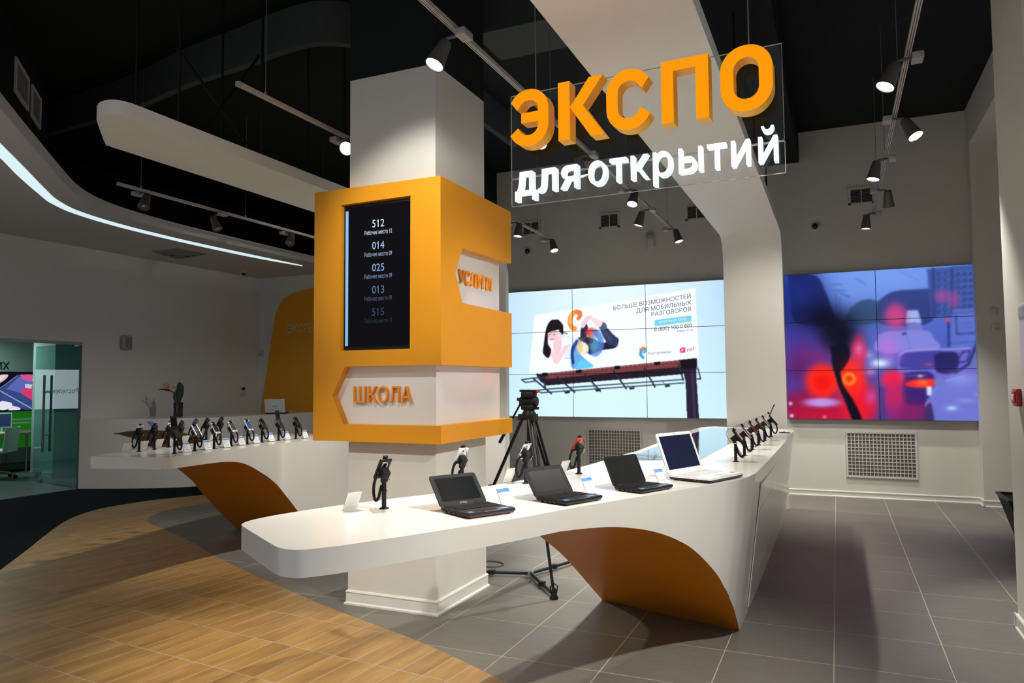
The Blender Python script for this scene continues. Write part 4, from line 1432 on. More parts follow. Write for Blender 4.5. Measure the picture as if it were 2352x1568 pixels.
def dome_camera(label, loc, axis):
    t = thing('dome_camera', label, 'security camera', loc)
    q = Vector(axis).to_track_quat('Z', 'Y').to_matrix().to_4x4()
    bm = B()
    lathe(bm, [(0.055, 0), (0.058, 0.012), (0.052, 0.028)], 20, M=q)
    obj('mount', bm, M['beige_plastic'], t)
    bm = B()
    lathe(bm, [(0.043, 0.026)] + [(0.043 * math.cos(a), 0.028 + 0.043 * math.sin(a)) for a in [math.pi / 2 * k / 7 for k in range(7)]], 20, M=q)
    obj('dome', bm, M['black_gloss'], t)
dome_camera('black dome camera on the back wall above the advert video wall', (-4.66, 11.3, 3.80), (0, -1, 0))
dome_camera('black dome camera on the back wall above the traffic video wall', (-0.222, 11.3, 3.81), (0, -1, 0))
dome_camera('small dark dome camera under the lowered ceiling at the far left corner', (-10.6, 11.05, 3.83), (0, 0, -1))
t = thing('wall_sensor', 'pale rounded sensor box on the back wall between two vents', 'sensor', (-2.583, 11.3, 3.79))
bm = rbox((-.06, -.07, -.12), (.06, 0, .12), 0.02, 3)
obj('case', bm, M['beige_plastic'], t)
bm = rbox((-.045, -.078, .03), (.045, -.06, .11), 0.006, 2)
obj('lens_cover', bm, M['grey_plastic'], t)
t = thing('smoke_detector', 'white round smoke detector beside the lettered sign', 'smoke detector', (-4.13, 9.15, 5.2))
bm = B()
lathe(bm, [(0.075, 0), (0.078, -0.02), (0.055, -0.03), (0.05, -0.05), (0.03, -0.058)], 20)
obj('case', bm, M['beige_plastic'], t)
bm = B(); lathe(bm, [(0.012, -0.056), (0.010, -0.064)], 10)
obj('indicator', bm, M['grey_plastic'], t)
t = thing('light_switch', 'small square white wall plate on the right wall, upper one', 'switch', (1.855, 11.05, 2.478))
bm = rbox((-.04, -.022, -.045), (.04, 0, .045), 0.008, 2); obj('plate', bm, M['beige_plastic'], t)
bm = rbox((-.02, -.028, -.03), (.02, -.02, .03), 0.004, 2); obj('rocker', bm, M['beige_plastic'], t)
t = thing('wall_socket', 'small white wall box below the square wall plate on the right wall', 'socket', (1.862, 11.05, 2.263))
bm = rbox((-.038, -.045, -.05), (.038, 0, .055), 0.015, 3); obj('case', bm, M['beige_plastic'], t)
bm = B(); lathe(bm, [(0.018, 0), (0.016, 0.012)], 14, (0.01, -.043, -.02), None); obj('button', bm, M['grey_plastic'], t)
t = thing('fire_call_point', 'red fire alarm box on the edge of the near right wall', 'fire alarm', (1.03, 5.43, 1.50))
bm = rbox((-.030, -.05, -.055), (0, .06, .055), 0.008, 2); obj('case', bm, M['red'], t)
bm = rbox((-.038, -.035, -.035), (-.028, .045, .04), 0.004, 2); obj('front_plate', bm, M['red'], t)
bm = rbox((-.041, -.014, -.016), (-.036, .024, .018), 0.002, 1); obj('press_panel', bm, M['paper'], t)
t = thing('notice_board', 'thin pale notice plate on the near right wall above the fire alarm', 'sign', (1.03, 5.22, 1.86))
bm = rbox((-.012, -.09, -.22), (0, .09, .2), 0.003, 1); obj('plate', bm, mat('pale_lilac', (0.62, 0.60, 0.70), 0.4), t)
bm = rbox((-.016, -.08, .12), (-.011, .08, .18), 0.001, 1); obj('header_strip', bm, M['print_grey'], t)
t = thing('litter_bin', 'black tapered bin standing behind the near right wall', 'bin', (1.78, 8.6, 0))
bm = B()
r0, r1 = [(-.19, -.19), (.19, -.19), (.19, .19), (-.19, .19)], [(-.33, -.30), (.33, -.30), (.33, .30), (-.33, .30)]
prism(bm, r1, 0.0, 0.46, ptsb=r0)
obj('body', bm, M['black_matte'], t, sm=False)
bm = B(); holed(bm, [(-.34, -.31), (.34, -.31), (.34, .31), (-.34, .31)], [[(-.31, -.28), (.31, -.28), (.31, .28), (-.31, .28)]], 0.455, 0.475)
obj('rim', bm, M['black'], t, sm=False)
# left side fittings
t = thing('wall_speaker', 'grey rounded speaker box on the left wall above the reception desk', 'speaker', (-11.0, 8.747, 2.339))
bm = rbox((0, -.085, -.12), (.11, .085, .12), 0.03, 3); obj('case', bm, M['grey_plastic'], t)
bm = rbox((.105, -.06, -.09), (.118, .06, .09), 0.004, 1); obj('grille', bm, M['vent_grey'], t)
t = thing('thermostat', 'small control panel with a dark display on the left wall', 'thermostat', (-11.0, 11.476, 1.49))
bm = rbox((0, -.07, -.10), (.025, .07, .10), 0.006, 2); obj('case', bm, M['beige_plastic'], t)
bm = rbox((.022, -.045, .02), (.028, .045, .075), 0.002, 1); obj('display', bm, M['black'], t)
t = thing('motion_sensor', 'small white sensor on the far left wall by the orange panel', 'sensor', (-10.93, 11.94, 2.26))
bm = rbox((-.04, -.05, -.055), (.04, 0, .055), 0.012, 2); obj('case', bm, M['beige_plastic'], t)
bm = rbox((-.025, -.056, -.035), (.025, -.045, .01), 0.004, 2); obj('lens_cover', bm, M['grey_plastic'], t)
def diffuser():
    t = thing('ceiling_diffuser', 'square air diffuser set in the lowered white ceiling', 'vent', (-10.0, 8.95, 3.83))
    for k, (a, z) in enumerate(((0.30, 0.0), (0.24, -0.025), (0.17, -0.05), (0.10, -0.075))):
        bm = B()
        s = 0.03
        holed(bm, [(-a, -a), (a, -a), (a, a), (-a, a)], [[(-a + s, -a + s), (a - s, -a + s), (a - s, a - s), (-a + s, a - s)]], z - 0.012, z)
        obj('ring', bm, M['vent_grey'], t, sm=False)
    bm = B(); box(bm, (-.05, -.05, -.10), (.05, .05, -.085)); obj('centre_plate', bm, M['vent_grey'], t, sm=False)
    bm = B(); cyl(bm, (0, 0, -.09), (0, 0, 0), 0.01, n=6); obj('stem', bm, M['vent_grey'], t)
diffuser()
# dark duct with two grilles, upper left
DU = basis((-7.5, 4.65, 0), (-.72, .694, 0), (0, 0, 1), (.694, .72, 0))
bm = B()
box(bm, (-.9, 4.15, -.7), (1.75, 5.2, -.012), DU)
t = thing('air_duct', 'black ventilation duct with two pale grilles above the lowered ceiling', 'duct', (-7.9, 4.92, 5.2))
obj('casing', bm, M['black_paint'], t, shift=t.location, sm=False)
for (a0, a1) in ((.03, .625), (.775, 1.24)):
    bm = B()
    f, za, zb2 = .04, 4.592, 4.956
    for lo, hi in (((a0, za), (a1, za + f)), ((a0, zb2 - f), (a1, zb2)), ((a0, za + f), (a0 + f, zb2 - f)), ((a1 - f, za + f), (a1, zb2 - f))):
        box(bm, (lo[0], lo[1], -.012), (hi[0], hi[1], .008), DU)
    g = obj('vent_grille', bm, M['vent'], t, shift=t.location, sm=False)
    n = 12
    for k in range(n):
        z = za + f + (zb2 - za - 2 * f) * (k + .5) / n
        bm = B()
        box(bm, (a0 + f, z - .006, -.012), (a1 - f, z + .003, .002), DU)
        obj('slat', bm, M['vent_grey'], g, shift=t.location, sm=False)

# ------------------------------------------------------------------ light tracks and spotlights
def track(label, x, y0, y1, z=3.8, wires=()):
    t = thing('light_track', label, 'light track', (x, (y0 + y1) / 2, z))
    o = Vector(t.location)
    bm = B()
    for lo, hi in (((x - .017, y0, z - .012), (x - .011, y1, z + .018)), ((x + .011, y0, z - .012), (x + .017, y1, z + .018)), ((x - .012, y0, z + .006), (x + .012, y1, z + .018)), ((x - .004, y0, z - .010), (x + .004, y1, z + .008))):
        box(bm, lo, hi)
    obj('rail', bm, M['track'], t, shift=o, sm=False)
    for y in (y0, y1):
        bm = B(); box(bm, (x - .018, y - .012, z - .014), (x + .018, y + .012, z + .02))
        obj('end_cap', bm, M['lamp_box'], t, shift=o, sm=False)
    for y in wires:
        bm = B(); cyl(bm, (x, y, z + .015), (x, y, 5.2), .003, n=5)
        obj('suspension_wire', bm, M['steel'], t, shift=o)
        bm = B(); cyl(bm, (x, y, z + .012), (x, y, z + .045), .012, n=8)
        obj('clip', bm, M['steel'], t, shift=o)
track('long white light track that passes behind the lettered sign to the back wall', -2.10, 2.2, 10.75, wires=(3.0, 5.6, 8.0, 10.2))
track('white light track that passes behind the column', -3.93, 4.02, 10.45, wires=(4.3, 7.0, 9.9))
track('grey light track with three unlit spotlights over the left counter', -7.08, 5.52, 9.4, wires=(5.8, 7.4, 9.0))
track('white light track along the right side over the passage', 0.50, 2.6, 10.7, wires=(4.0, 6.3, 8.1, 9.6))

def spotlight(label, x, y, side, aim, on=True, power=0.0, size=46, blend=0.35, zt=3.8, group=None, col=(1.0, 0.955, 0.87), head=None, target=None):
    # side: -1 lamp hangs left of the track, +1 right; aim: direction the lamp throws its light
    t = thing('spotlight', label, 'spotlight', (x, y, zt), 0, group)
    d = Vector(aim).normalized()
    bm = rbox((-.035 - side * .055, -.06, -.062), (.035 - side * .055 + 0.0, .06, -.016), .006, 2)
    obj('driver_box', bm, M['lamp_box'], t)
    j = Vector((side * .065, 0, -.04))
    bm = B(); cyl(bm, (-side * .03, 0, -.035), j, .011, n=8); cyl(bm, j, j + Vector((side * .02, 0, -.045)), .010, n=8)
    obj('arm', bm, M['lamp_grey'], t)
    c = j + Vector((side * .025, 0, -.055))
    q = Matrix.Translation(c) @ (-d).to_track_quat('Z', 'Y').to_matrix().to_4x4()
    bm = B()
    lathe(bm, [(0.034, 0.045), (0.040, 0.03), (0.050, -0.05), (0.062, -0.135), (0.062, -0.140), (0.057, -0.139), (0.055, -0.125)], 22, M=q)
    hd = obj('lamp_head', bm, M['lamp_grey'], t)
    bm = B()
    lathe(bm, [(0.0545, -0.128), (0.0545, -0.126)], 22, M=q)
    ln = obj('lens', bm, M['lens_on'] if on else M['lens_off'], hd, sm=False)
    bm = B()
    lathe(bm, [(0.0155, -0.130), (0.008, -0.136)], 10, M=q)
    obj('bulb_cap', bm, M['lens_on'] if on else M['silver'], hd)
    if on and power > 0:
        li = bpy.data.lights.new('spot_beam', 'SPOT')
        li.energy = power * KEY
        li.color = col
        li.spot_size = math.radians(size)
        li.spot_blend = blend
        li.shadow_soft_size = 0.05
        lo = bpy.data.objects.new('spot_beam', li)
        link(lo, t)
        p = c + d * 0.145
        dd = d if target is None else (Vector(target) - Vector((x, y, zt)) - p).normalized()
        lo.matrix_local = Matrix.Translation(p) @ (-dd).to_track_quat('Z', 'Y').to_matrix().to_4x4()
    return t
SP = 'spotlights on the tracks'
track('unseen short white light track added to hold the wood-floor spotlight', -4.10, 1.2, 2.25, wires=(1.4, 2.1))  # added out of view to carry the wood-floor lamp
spotlight('large lit grey spotlight hanging just in front of the column top', -2.10, 3.95, -1, (-.28, -.42, -1), True, 260, 60, 0.7, target=(-1.62, 3.1, 1.0))
spotlight('lit spotlight glowing behind the first orange letter of the sign', -2.10, 5.70, -1, (-.1, -.75, -1), True, 330, 64, 0.6, target=(-1.2, 5.9, 1.0))
spotlight('dark spotlight seen through the acrylic sign above its white letters', -2.10, 6.60, -1, (.25, .15, -1), True, 330, 60, 0.5)
spotlight('lit spotlight just under the bottom edge of the acrylic sign', -2.10, 8.0, 1, (-.1, -.45, -1), True, 260, 60, 0.5)
spotlight('lit spotlight hanging left of the track, second from its far end by the vents', -2.10, 9.05, -1, (-.3, -.05, -1), True, 230, 70, 0.6)
spotlight('lit spotlight at the far end of the track above the advert video wall', -2.10, 10.35, 1, (.3, -.1, -1), True, 150, 80, 0.6)
spotlight('dazzling spotlight beside the left edge of the column', -3.93, 5.25, 1, (.30, -.85, -.55), True, 90, 50, 0.5)
spotlight('spotlight mostly hidden behind the right edge of the orange box', -3.93, 9.0, 1, (-.1, -.1, -1), True, 200, 70, 0.6)
spotlight('small lit spotlight at the far end of the track right of the orange box', -3.93, 10.28, 1, (.3, -.25, -1), True, 150, 80, 0.6)
spotlight('unlit spotlight at the near end of the grey track on the left', -7.08, 5.8, 1, (.25, -.5, -1), False)
spotlight('unlit spotlight in the middle of the grey track on the left', -7.08, 6.95, -1, (.45, .1, -1), False)
spotlight('unlit spotlight on the grey track next to the orange box', -7.08, 8.2, 1, (.2, -.6, -1), False)
spotlight('nearest lit spotlight of the right-hand row, hanging left of its track', 0.50, 5.50, -1, (-.45, -.25, -1), True, 220, 62, 0.7, target=(-2.3, 5.0, 1.1))
spotlight('lit spotlight of the right-hand row that hangs right of its track', 0.50, 6.75, 1, (.45, -.35, -1), True, 300, 64, 0.5)
spotlight('third spotlight of the right-hand row, in front of the back wall', 0.50, 7.95, -1, (-.22, -.10, -1), True, 170, 74, 0.8, target=(-.9, 10.0, 1.6))
spotlight('spotlight of the right-hand row turned away to the back wall', 0.50, 9.25, 1, (.05, .45, -1), True, 150, 70, 0.6)
spotlight('farthest and smallest spotlight of the right-hand row', 0.50, 10.5, -1, (-.08, .02, -1), True, 170, 80, 0.6)
spotlight('added lit spotlight hidden behind the column, brightening the left counter', -3.93, 6.5, -1, (-.6, -.15, -1), True, 260, 60, 0.8, target=(-5.3, 6.0, .95))  # hidden lamp added to brighten the left counter
spotlight('added unseen spotlight on the column track, brightening the left desk', -3.93, 7.4, -1, (-.9, .1, -1), True, 150, 80, 0.9, target=(-9.0, 9.4, 1.4))  # unseen lamp added to lift the dim reception side
# unseen lamps towards the camera: tracks carried on, the wood-floor lamp added
spotlight('lit spotlight at the near end of the sign track, turned to the orange box', -2.10, 2.85, 1, (-.25, .9, -.75), True, 135, 54, 0.6, target=(-2.62, 4.5, 2.72))
spotlight('unseen lit spotlight added on a short track to light the wooden floor', -4.10, 1.95, -1, (.15, .5, -1), True, 330, 52, 0.9, target=(-2.85, 3.95, 0), col=(1.0, .93, .80))  # added lamp, its cone shaped to pool light on the wood
spotlight('lit spotlight on the right track over the near passage', 0.50, 2.9, -1, (-1.7, .25, -2.6), True, 430, 66, 0.8, target=(-1.0, 3.5, .9))

def fill_downlight(label, x, y, power):  # lamps added out of view to fill the dim left side with light
    t = thing('fill_downlight', label, 'lamp', (x, y, 3.83))
    bm = B(); lathe(bm, [(.105, 0), (.108, -.008), (.092, -.010), (.080, -.002)], 24); obj('rim', bm, M['ceiling_white'], t)
    bm = B(); lathe(bm, [(.080, -.003), (.080, -.001)], 24); obj('lens', bm, M['lens_on'], t, sm=False)
    li = bpy.data.lights.new('fill_beam', 'SPOT')
    li.energy = power; li.spot_size = math.radians(150); li.spot_blend = .8; li.shadow_soft_size = .15; li.color = (1.0, .97, .93)
    lo = link(bpy.data.objects.new('fill_beam', li), t)
    lo.location = (0, 0, -.02)
fill_downlight('unseen round fill lamp added in the lowered ceiling at the left entrance', -8.6, 2.9, 95)
fill_downlight('unseen round fill lamp added in the lowered ceiling by the left wall', -10.2, 3.3, 110)

# ------------------------------------------------------------------ phones on security stands
SL = math.radians(52)
NV = Vector((math.sin(SL), 0, math.cos(SL)))
UV = Vector((-math.cos(SL), 0, math.sin(SL)))
PC = Vector((0.016, 0, 0.188))
def make_stand():
    t = thing('phone_stand', 'x', 'phone stand')
    bm = B(); lathe(bm, [(0.024, 0), (0.024, 0.003), (0.016, 0.007), (0.0115, 0.009)], 16); obj('base', bm, M['black'], t)
    bm = B(); lathe(bm, [(0.0112, 0.008), (0.0112, 0.082), (0.0142, 0.083), (0.0142, 0.088), (0.0108, 0.090), (0.0108, 0.122), (0.008, 0.128)], 14); obj('post', bm, M['black'], t)
    bm = B()
    H_ = PC - NV * 0.034
    cyl(bm, (0, 0, 0.124), H_ - Vector((0, 0, 0.016)), 0.009, n=10)
    cyl(bm, (0, -.014, .134), (0, .014, .134), 0.011, n=10)
    obj('joint', bm, M['black_matte'], t)
    Mx = basis(H_, (0, 1, 0), UV, NV)
    obj('holder', rbox((-.019, -.026, -.018), (.019, .020, .024), .004, 2, Mx), M['black_matte'], t)
    bm = B()
    pts = bez([(-.004, .018, .158), (.030, .024, .150), (.058, .024, .112), (.062, .024, .065), (.045, .022, .036), (.022, .018, .052), (.010, .014, .092), (.006, .008, .112)], 9)
    tube(bm, pts, [0.0082 if k % 2 else 0.0064 for k in range(len(pts))], 7)
    obj('coiled_cable', bm, M['rubber'], t)
    bm = B()
    a = PC + UV * 0.060 + NV * 0.004
    tube(bm, bez([a, a + UV * .018 - NV * .02 + Vector((0, .006, 0)), a - NV * .062 + UV * .0 + Vector((0, .012, 0)), PC - NV * .066 - UV * .01, PC - NV * .05 - UV * .015], 6), 0.0016, 5)
    obj('sensor_wire', bm, M['rubber'], t)
    bm = B()
    tube(bm, [PC - NV * .02 - UV * .034 + Vector((0, -.022, 0)), PC - NV * .04 - UV * .036 + Vector((0, -.022, 0)), PC - NV * .058 - UV * .02 + Vector((0, -.022, 0)), PC - NV * .058 + UV * .012 + Vector((0, -.022, 0))], .0017, 5)
    obj('wire_clip', bm, M['silver'], t)
    return t
stand0 = make_stand()
stand_used = [False]
def place_stand(x, y, ang, label, z=1.02, led=False):
    t = stand0 if not stand_used[0] else dup(stand0)
    stand_used[0] = True
    t.name = 'phone_stand'
    t.location = (x, y, z)
    t.rotation_euler = (0, 0, ang)
    t['label'] = label
    t['group'] = 'phone security stands'
    if led:
        bm = B(); lathe(bm, [(0.003, 0), (0.002, 0.003)], 8, (0.012, 0, 0.10)); obj('indicator_light', bm, M['red_led'], t)
    return t

def phone(label, x, y, ang, kind='slate', body='black', screen='screen_off', back=None, z=1.02, w=.062, h=.118, th=.011, extra=None):
    R = Matrix.Translation((x, y, z)) @ Matrix.Rotation(ang, 4, 'Z') @ basis(PC, (0, 1, 0), UV, NV)
    t = thing('phone', label, 'phone', R.to_translation())
    t.rotation_euler = R.to_euler()
    if kind in ('slate', 'candy', 'slider'):
        bm = rbox((-w / 2, -h / 2, -th / 2), (w / 2, h / 2, th / 2), min(.0045, th * .42), 3)
        obj('body', bm, M[body], t)
        if kind == 'slate':
            bm = rbox((-w / 2 + .005, -h / 2 + .017, th / 2 - .0005), (w / 2 - .005, h / 2 - .013, th / 2 + .0006), .0002, 1); obj('display', bm, M[screen], t, sm=False)
            bm = rbox((-.009, -h / 2 + .005, th / 2 - .0005), (.009, -h / 2 + .011, th / 2 + .0008), .0005, 1); obj('button', bm, M['charcoal'], t)
        else:
            bm = rbox((-w / 2 + .006, .004, th / 2 - .0005), (w / 2 - .006, h / 2 - .012, th / 2 + .0006), .0002, 1); obj('display', bm, M[screen], t, sm=False)
            bm = B()
            for i in range(3):
                for j in range(5):
                    cbox(bm, (-w * .28 + w * .28 * i, -h / 2 + .012 + j * .0095, th / 2 + .0004), (w * .22, .0065, .0012))
            obj('keypad', bm, M['key'], t, sm=False)['kind'] = 'stuff'
        bm = rbox((-.006, h * .30, -th / 2 - .0012), (.006, h * .30 + .012, -th / 2 + .0005), .0008, 1); obj('camera_lens', bm, M['black_gloss'], t)
        if kind == 'slider':
            bm = rbox((-w / 2, -h / 2 - .03, -th / 2 - .008), (w / 2, h / 2 - .03, -th / 2 - .0002), .003, 2); obj('slide_base', bm, M['black'], t)
        if extra == 'rose':
            bm = rbox((-.016, .0, -th / 2 - .0016), (.016, .046, -th / 2 + .0004), .001, 2); obj('metal_plate', bm, M['rose'], t)
            bm = rbox((-.009, .004, -th / 2 - .0022), (.009, .040, -th / 2 - .001), .001, 1); obj('lens_window', bm, M['black_gloss'], t)
        if extra == 'chrome':
            for s in (-1, 1):
                bm = rbox((s * w / 2 - .003, -h / 2, -th / 2 - .001), (s * w / 2 + .003, h / 2, th / 2 + .002), .001, 1); obj('chrome_edge', bm, M['silver'], t)
        if extra == 'whitetop':
            bm = rbox((-w / 2 - .001, h / 2 - .022, -th / 2 - .001), (w / 2 + .001, h / 2 + .001, th / 2 + .001), .003, 2); obj('end_cap', bm, M['white_plastic'], t)
    else:
        # two halves folded open at a hinge
        hh = h * .86
        bm = rbox((-w / 2, -h * .55, -th / 2), (w / 2, hh - h * .55, th / 2), .004, 2); obj('body', bm, M[body], t)
        bm = B()
        for i in range(3):
            for j in range(5):
                cbox(bm, (-w * .28 + w * .28 * i, -h * .55 + .012 + j * .012, th / 2 + .0004), (w * .22, .0085, .0012))
        obj('keypad', bm, M['key'], t, sm=False)['kind'] = 'stuff'
        L = Matrix.Translation((0, hh - h * .55, th / 2)) @ Matrix.Rotation(math.radians(extra if isinstance(extra, (int, float)) else 38), 4, 'X')
        bm = rbox((-w / 2, 0, -.004), (w / 2, hh, .004), .003, 2, L); lid = obj('lid', bm, M[back or body], t)
        bm = rbox((-w / 2 + .007, .012, .0035), (w / 2 - .007, hh - .012, .0046), .0002, 1, L); obj('display', bm, M[screen], lid, sm=False)
        bm = B(); cyl(bm, (-w / 2, hh - h * .55, th / 2), (w / 2, hh - h * .55, th / 2), .006, n=10); obj('hinge', bm, M['charcoal'], t)
    bm = rbox((-.011, h / 2 - .016, th / 2 - .001), (.011, h / 2 + .010, th / 2 + .012), .002, 1)
    obj('security_tag', bm, M['black_matte'], t)
    return t

def make_card(header='print_blue', price=None):
    t = thing('price_card', 'x', 'price card')
    hgt, wd = 0.098, 0.076
    # local axes of the sloping sheet
    up = Vector((-0.47, 0, 0.883)); nn = Vector((0.883, 0, 0.47)); o = Vector((0.024, 0, 0.0))
    Mx = basis(o, (0, 1, 0), up, nn)
    bm = B(); cbox(bm, (0, hgt / 2 + .002, 0), (wd + .006, hgt + .004, .002), Mx)
    a = B(); box(a, (-.045, -wd / 2 - .003, 0), (.024, wd / 2 + .003, .0018)); me = bpy.data.meshes.new('tmp'); a.to_mesh(me); a.free(); bm.from_mesh(me)
    obj('holder', bm, M['acrylic'], t, sm=False)
    bm = B(); cbox(bm, (0, hgt / 2 + .003, .0016), (wd, hgt - .004, .0008), Mx); p = obj('paper', bm, M['paper'], t, sm=False)
    bm = B(); cbox(bm, (0, hgt / 2 + .003, -.0016), (wd, hgt - .004, .0008), Mx); obj('paper_back', bm, M['paper_back'], t, sm=False)
    bm = B(); cbox(bm, (0, hgt * .875, .0023), (wd * .96, hgt * .19, .0006), Mx); obj('header', bm, M[header], p, sm=False)
    bm = B()
    for k, (l, y) in enumerate(((.72, .70), (.62, .645), (.80, .58), (.66, .53), (.5, .48), (.3, .40))):
        cbox(bm, (-(1 - l) * wd * .42, hgt * y, .0023), (wd * l * .85, hgt * .016, .0005), Mx)
    for l, y in ((.5, .90), (.75, .835)):
        cbox(bm, (-(1 - l) * wd * .4, hgt * y, .0028), (wd * l * .8, hgt * .02, .0005), Mx)
    obj('small_print', bm, M['print_grey'], p, sm=False)['kind'] = 'stuff'
    if price:
        a = Mx @ Vector((-wd * .30, hgt * .24, .0026))
        text_obj('price', price, a, (0, 1, 0), up, .0085, wd * .6, M['print_grey'], p, 0, .01)
    else:
        bm = B(); cbox(bm, (.004, hgt * .27, .0023), (wd * .55, hgt * .06, .0005), Mx); obj('price', bm, M['print_grey'], p, sm=False)
    return t
cards = {'b': make_card(), 'p': make_card('pink_edge_light'), 7: make_card(price='7 350.00 р'), 11: make_card(price='11 300.00 р')}
card_used = set()
def place_card(x, y, ang, label, k='b', z=1.02):
    t = cards[k] if k not in card_used else dup(cards[k])
    card_used.add(k)
    t.name = 'price_card'
    t.location = (x, y, z); t.rotation_euler = (0, 0, ang)
    t['label'] = label
    t['group'] = 'price cards on the counters'
    return t
d2 = lambda x, y: math.atan2(y, x)
AB = d2(-.86, .5)
# long arm of the front counter, back edge
for (x, y), who, lab in (((-1.99, 3.0), dict(body='black', extra='rose', w=.064, h=.122), ('black phone with a rose metal plate on its back, nearest on the front counter', 'black stand holding the rose-plated black phone, nearest on the front counter')),
                         ((-1.915, 3.655), dict(body='white_plastic', w=.062, h=.122), ('white phone seen from behind above the maroon netbook', 'black stand holding the white phone behind the maroon netbook')),
                         ((-1.698, 4.052), dict(body='silver', w=.058, h=.118, th=.010), ('pale silver phone seen from behind beside the tripod legs', 'black stand holding the pale silver phone beside the tripod legs')),
                         ((-1.551, 4.594), dict(body='red', w=.060, h=.116), ('red phone tilted on its stand, behind the two middle netbooks', 'black stand holding the red phone'))):
    place_stand(x, y, AB, lab[1])
    phone(lab[0], x, y, AB, **who)
AB = d2(-.93, .375)
place_card(-2.10, 2.90, AB, 'white price card seen from behind, left of the nearest black phone')
place_card(-1.80, 4.04, AB, 'white price card seen from behind, left of the pale silver phone')
place_card(-1.64, 4.555, AB, 'white price card seen from behind, left of the red phone')
AF = d2(.909, -.416)
place_card(-1.475, 3.262, AF, 'blue-headed price card beside the maroon netbook', 7)
place_card(-1.225, 3.79, AF, 'blue-headed price card between the two black netbooks', 11)
place_card(-.955, 4.305, AF, 'blue-headed price card leaning in front of the white laptop', 'b')
# right side row
RR = [((-.701, 5.685), dict(body='black', w=.06, h=.112), 'black phone on the stand nearest the white laptop'),
      ((-.693, 6.171), dict(body='silver', w=.056, h=.122, th=.010), 'slim silver phone, second in the right row'),
      ((-.694, 6.74), dict(body='maroon', w=.058, h=.12, th=.012), 'dark maroon phone, third in the right row'),
      ((-.684, 7.215), dict(body='charcoal', w=.058, h=.12), 'dark grey phone, fourth in the right row'),
      ((-.677, 7.758), dict(body='silver', w=.06, h=.118, th=.013), 'thick silver phone, fifth in the right row'),
      ((-.662, 8.35), dict(kind='flip', body='charcoal', back='maroon', w=.07, h=.15, th=.013, extra=62), 'large open clamshell phone at the far end of the right row')]
for i, ((x, y), kw, lab) in enumerate(RR):
    place_stand(x, y, 0.0, 'black stand holding the ' + lab.split(',')[0].replace(' on the stand', '') + (' of the right row' if 'row' not in lab.split(',')[0] and 'laptop' not in lab else ''))
    phone(lab, x, y, 0.0, **kw)
for y, lab in ((5.98, 'pink-edged price card between the first two phones of the right row'), (6.45, 'pink-edged price card between the second and third phones of the right row'), (7.0, 'pink-edged price card between the third and fourth phones of the right row'), (7.5, 'pink-edged price card between the fourth and fifth phones of the right row')):
    place_card(-.71, y, 0.0, lab, 'p')
t = thing('cable_tie', 'black forked cable end lying on the far corner of the right counter', 'cable', (-.56, 8.97, 1.02))
bm = B(); tube(bm, [(-.06, .02, .006), (-.01, -.005, .006), (.055, -.04, .006)], .006, 7); obj('strap', bm, M['black'], t)
bm = B(); tube(bm, [(-.005, -.005, .006), (-.012, .09, .010), (-.02, .16, .007)], .006, 7); obj('tail', bm, M['black'], t)

# left counter, front row then back row
LFp = [(-5.301, 4.734), (-5.331, 4.984), (-5.357, 5.236), (-5.403, 5.496), (-5.421, 5.73), (-5.448, 5.965), (-5.44, 6.203), (-5.419, 6.452)]
LFk = [(dict(kind='flip', body='lid_grey', back='lid_grey', w=.062, h=.122, th=.013, extra=26), 'open grey flip phone at the near end of the front row on the left counter'),
       (dict(kind='candy', body='black', extra='chrome', w=.055), 'black phone with two chrome edges, second in the front row on the left counter'),
       (dict(body='white_plastic', screen='screen_off', w=.06), 'white phone with a grey display, third in the front row on the left counter'),
       (dict(body='white_plastic', screen='charcoal', w=.062), 'white phone with a dark display, fourth in the front row on the left counter'),
       (dict(body='white_plastic', screen='phone_blue', w=.064, h=.122), 'white phone with a bluish display, fifth in the front row on the left counter'),
       (dict(kind='candy', body='black', w=.058), 'black key phone, sixth in the front row on the left counter'),
       (dict(kind='flip', body='charcoal', back='black', w=.058, h=.12, extra=22), 'open black flip phone, seventh in the front row on the left counter'),
       (dict(kind='slider', body='black', w=.056, h=.1), 'thick black slider phone next to the orange box on the left counter')]
AL = d2(1, -.06)
ordn = ['first', 'second', 'third', 'fourth', 'fifth', 'sixth', 'seventh', 'eighth']
for i, ((x, y), (kw, lab)) in enumerate(zip(LFp, LFk)):
    place_stand(x, y, AL, 'black stand, %s of eight in the front row on the left counter' % ordn[i], led=i in (1, 2))
    phone(lab, x, y, AL, **kw)
for i, (x, y) in enumerate([(-5.317, 4.87), (-5.322, 5.11), (-5.344, 5.36), (-5.407, 5.62), (-5.436, 5.85), (-5.455, 6.09), (-5.45, 6.33), (-5.43, 6.60)]):
    place_card(x + .012, y, AL, 'blue-headed price card, %s from the tip, front row of left counter' % ordn[i])
LBp = [(-5.775, 4.768), (-5.83, 4.978), (-5.9, 5.199), (-5.951, 5.389), (-6.05, 5.655), (-6.09, 5.845), (-6.12, 6.069)]
LBk = [(dict(body='black', extra='whitetop', w=.055, h=.112), 'black phone with a white end, first in the back row on the left counter'),
       (dict(kind='flip', body='black', back='phone_lilac', screen='phone_lilac', w=.06, h=.10, extra=100), 'open lilac-blue phone, second in the back row on the left counter'),
       (dict(body='silver', w=.055, h=.125, th=.009), 'slim silver phone seen edge-on in the back row on the left counter'),
       (dict(kind='slider', body='black', w=.05, h=.11), 'small black phone behind the open grey flip phone on the left counter'),
       (dict(body='phone_blue', w=.056, h=.122), 'dark blue phone in the back row on the left counter'),
       (dict(body='black', w=.056, h=.118), 'black phone, sixth in the back row on the left counter'),
       (dict(kind='candy', body='charcoal', w=.058, h=.12), 'dark grey phone at the far end of the back row on the left counter')]
AK = d2(-1, .10)
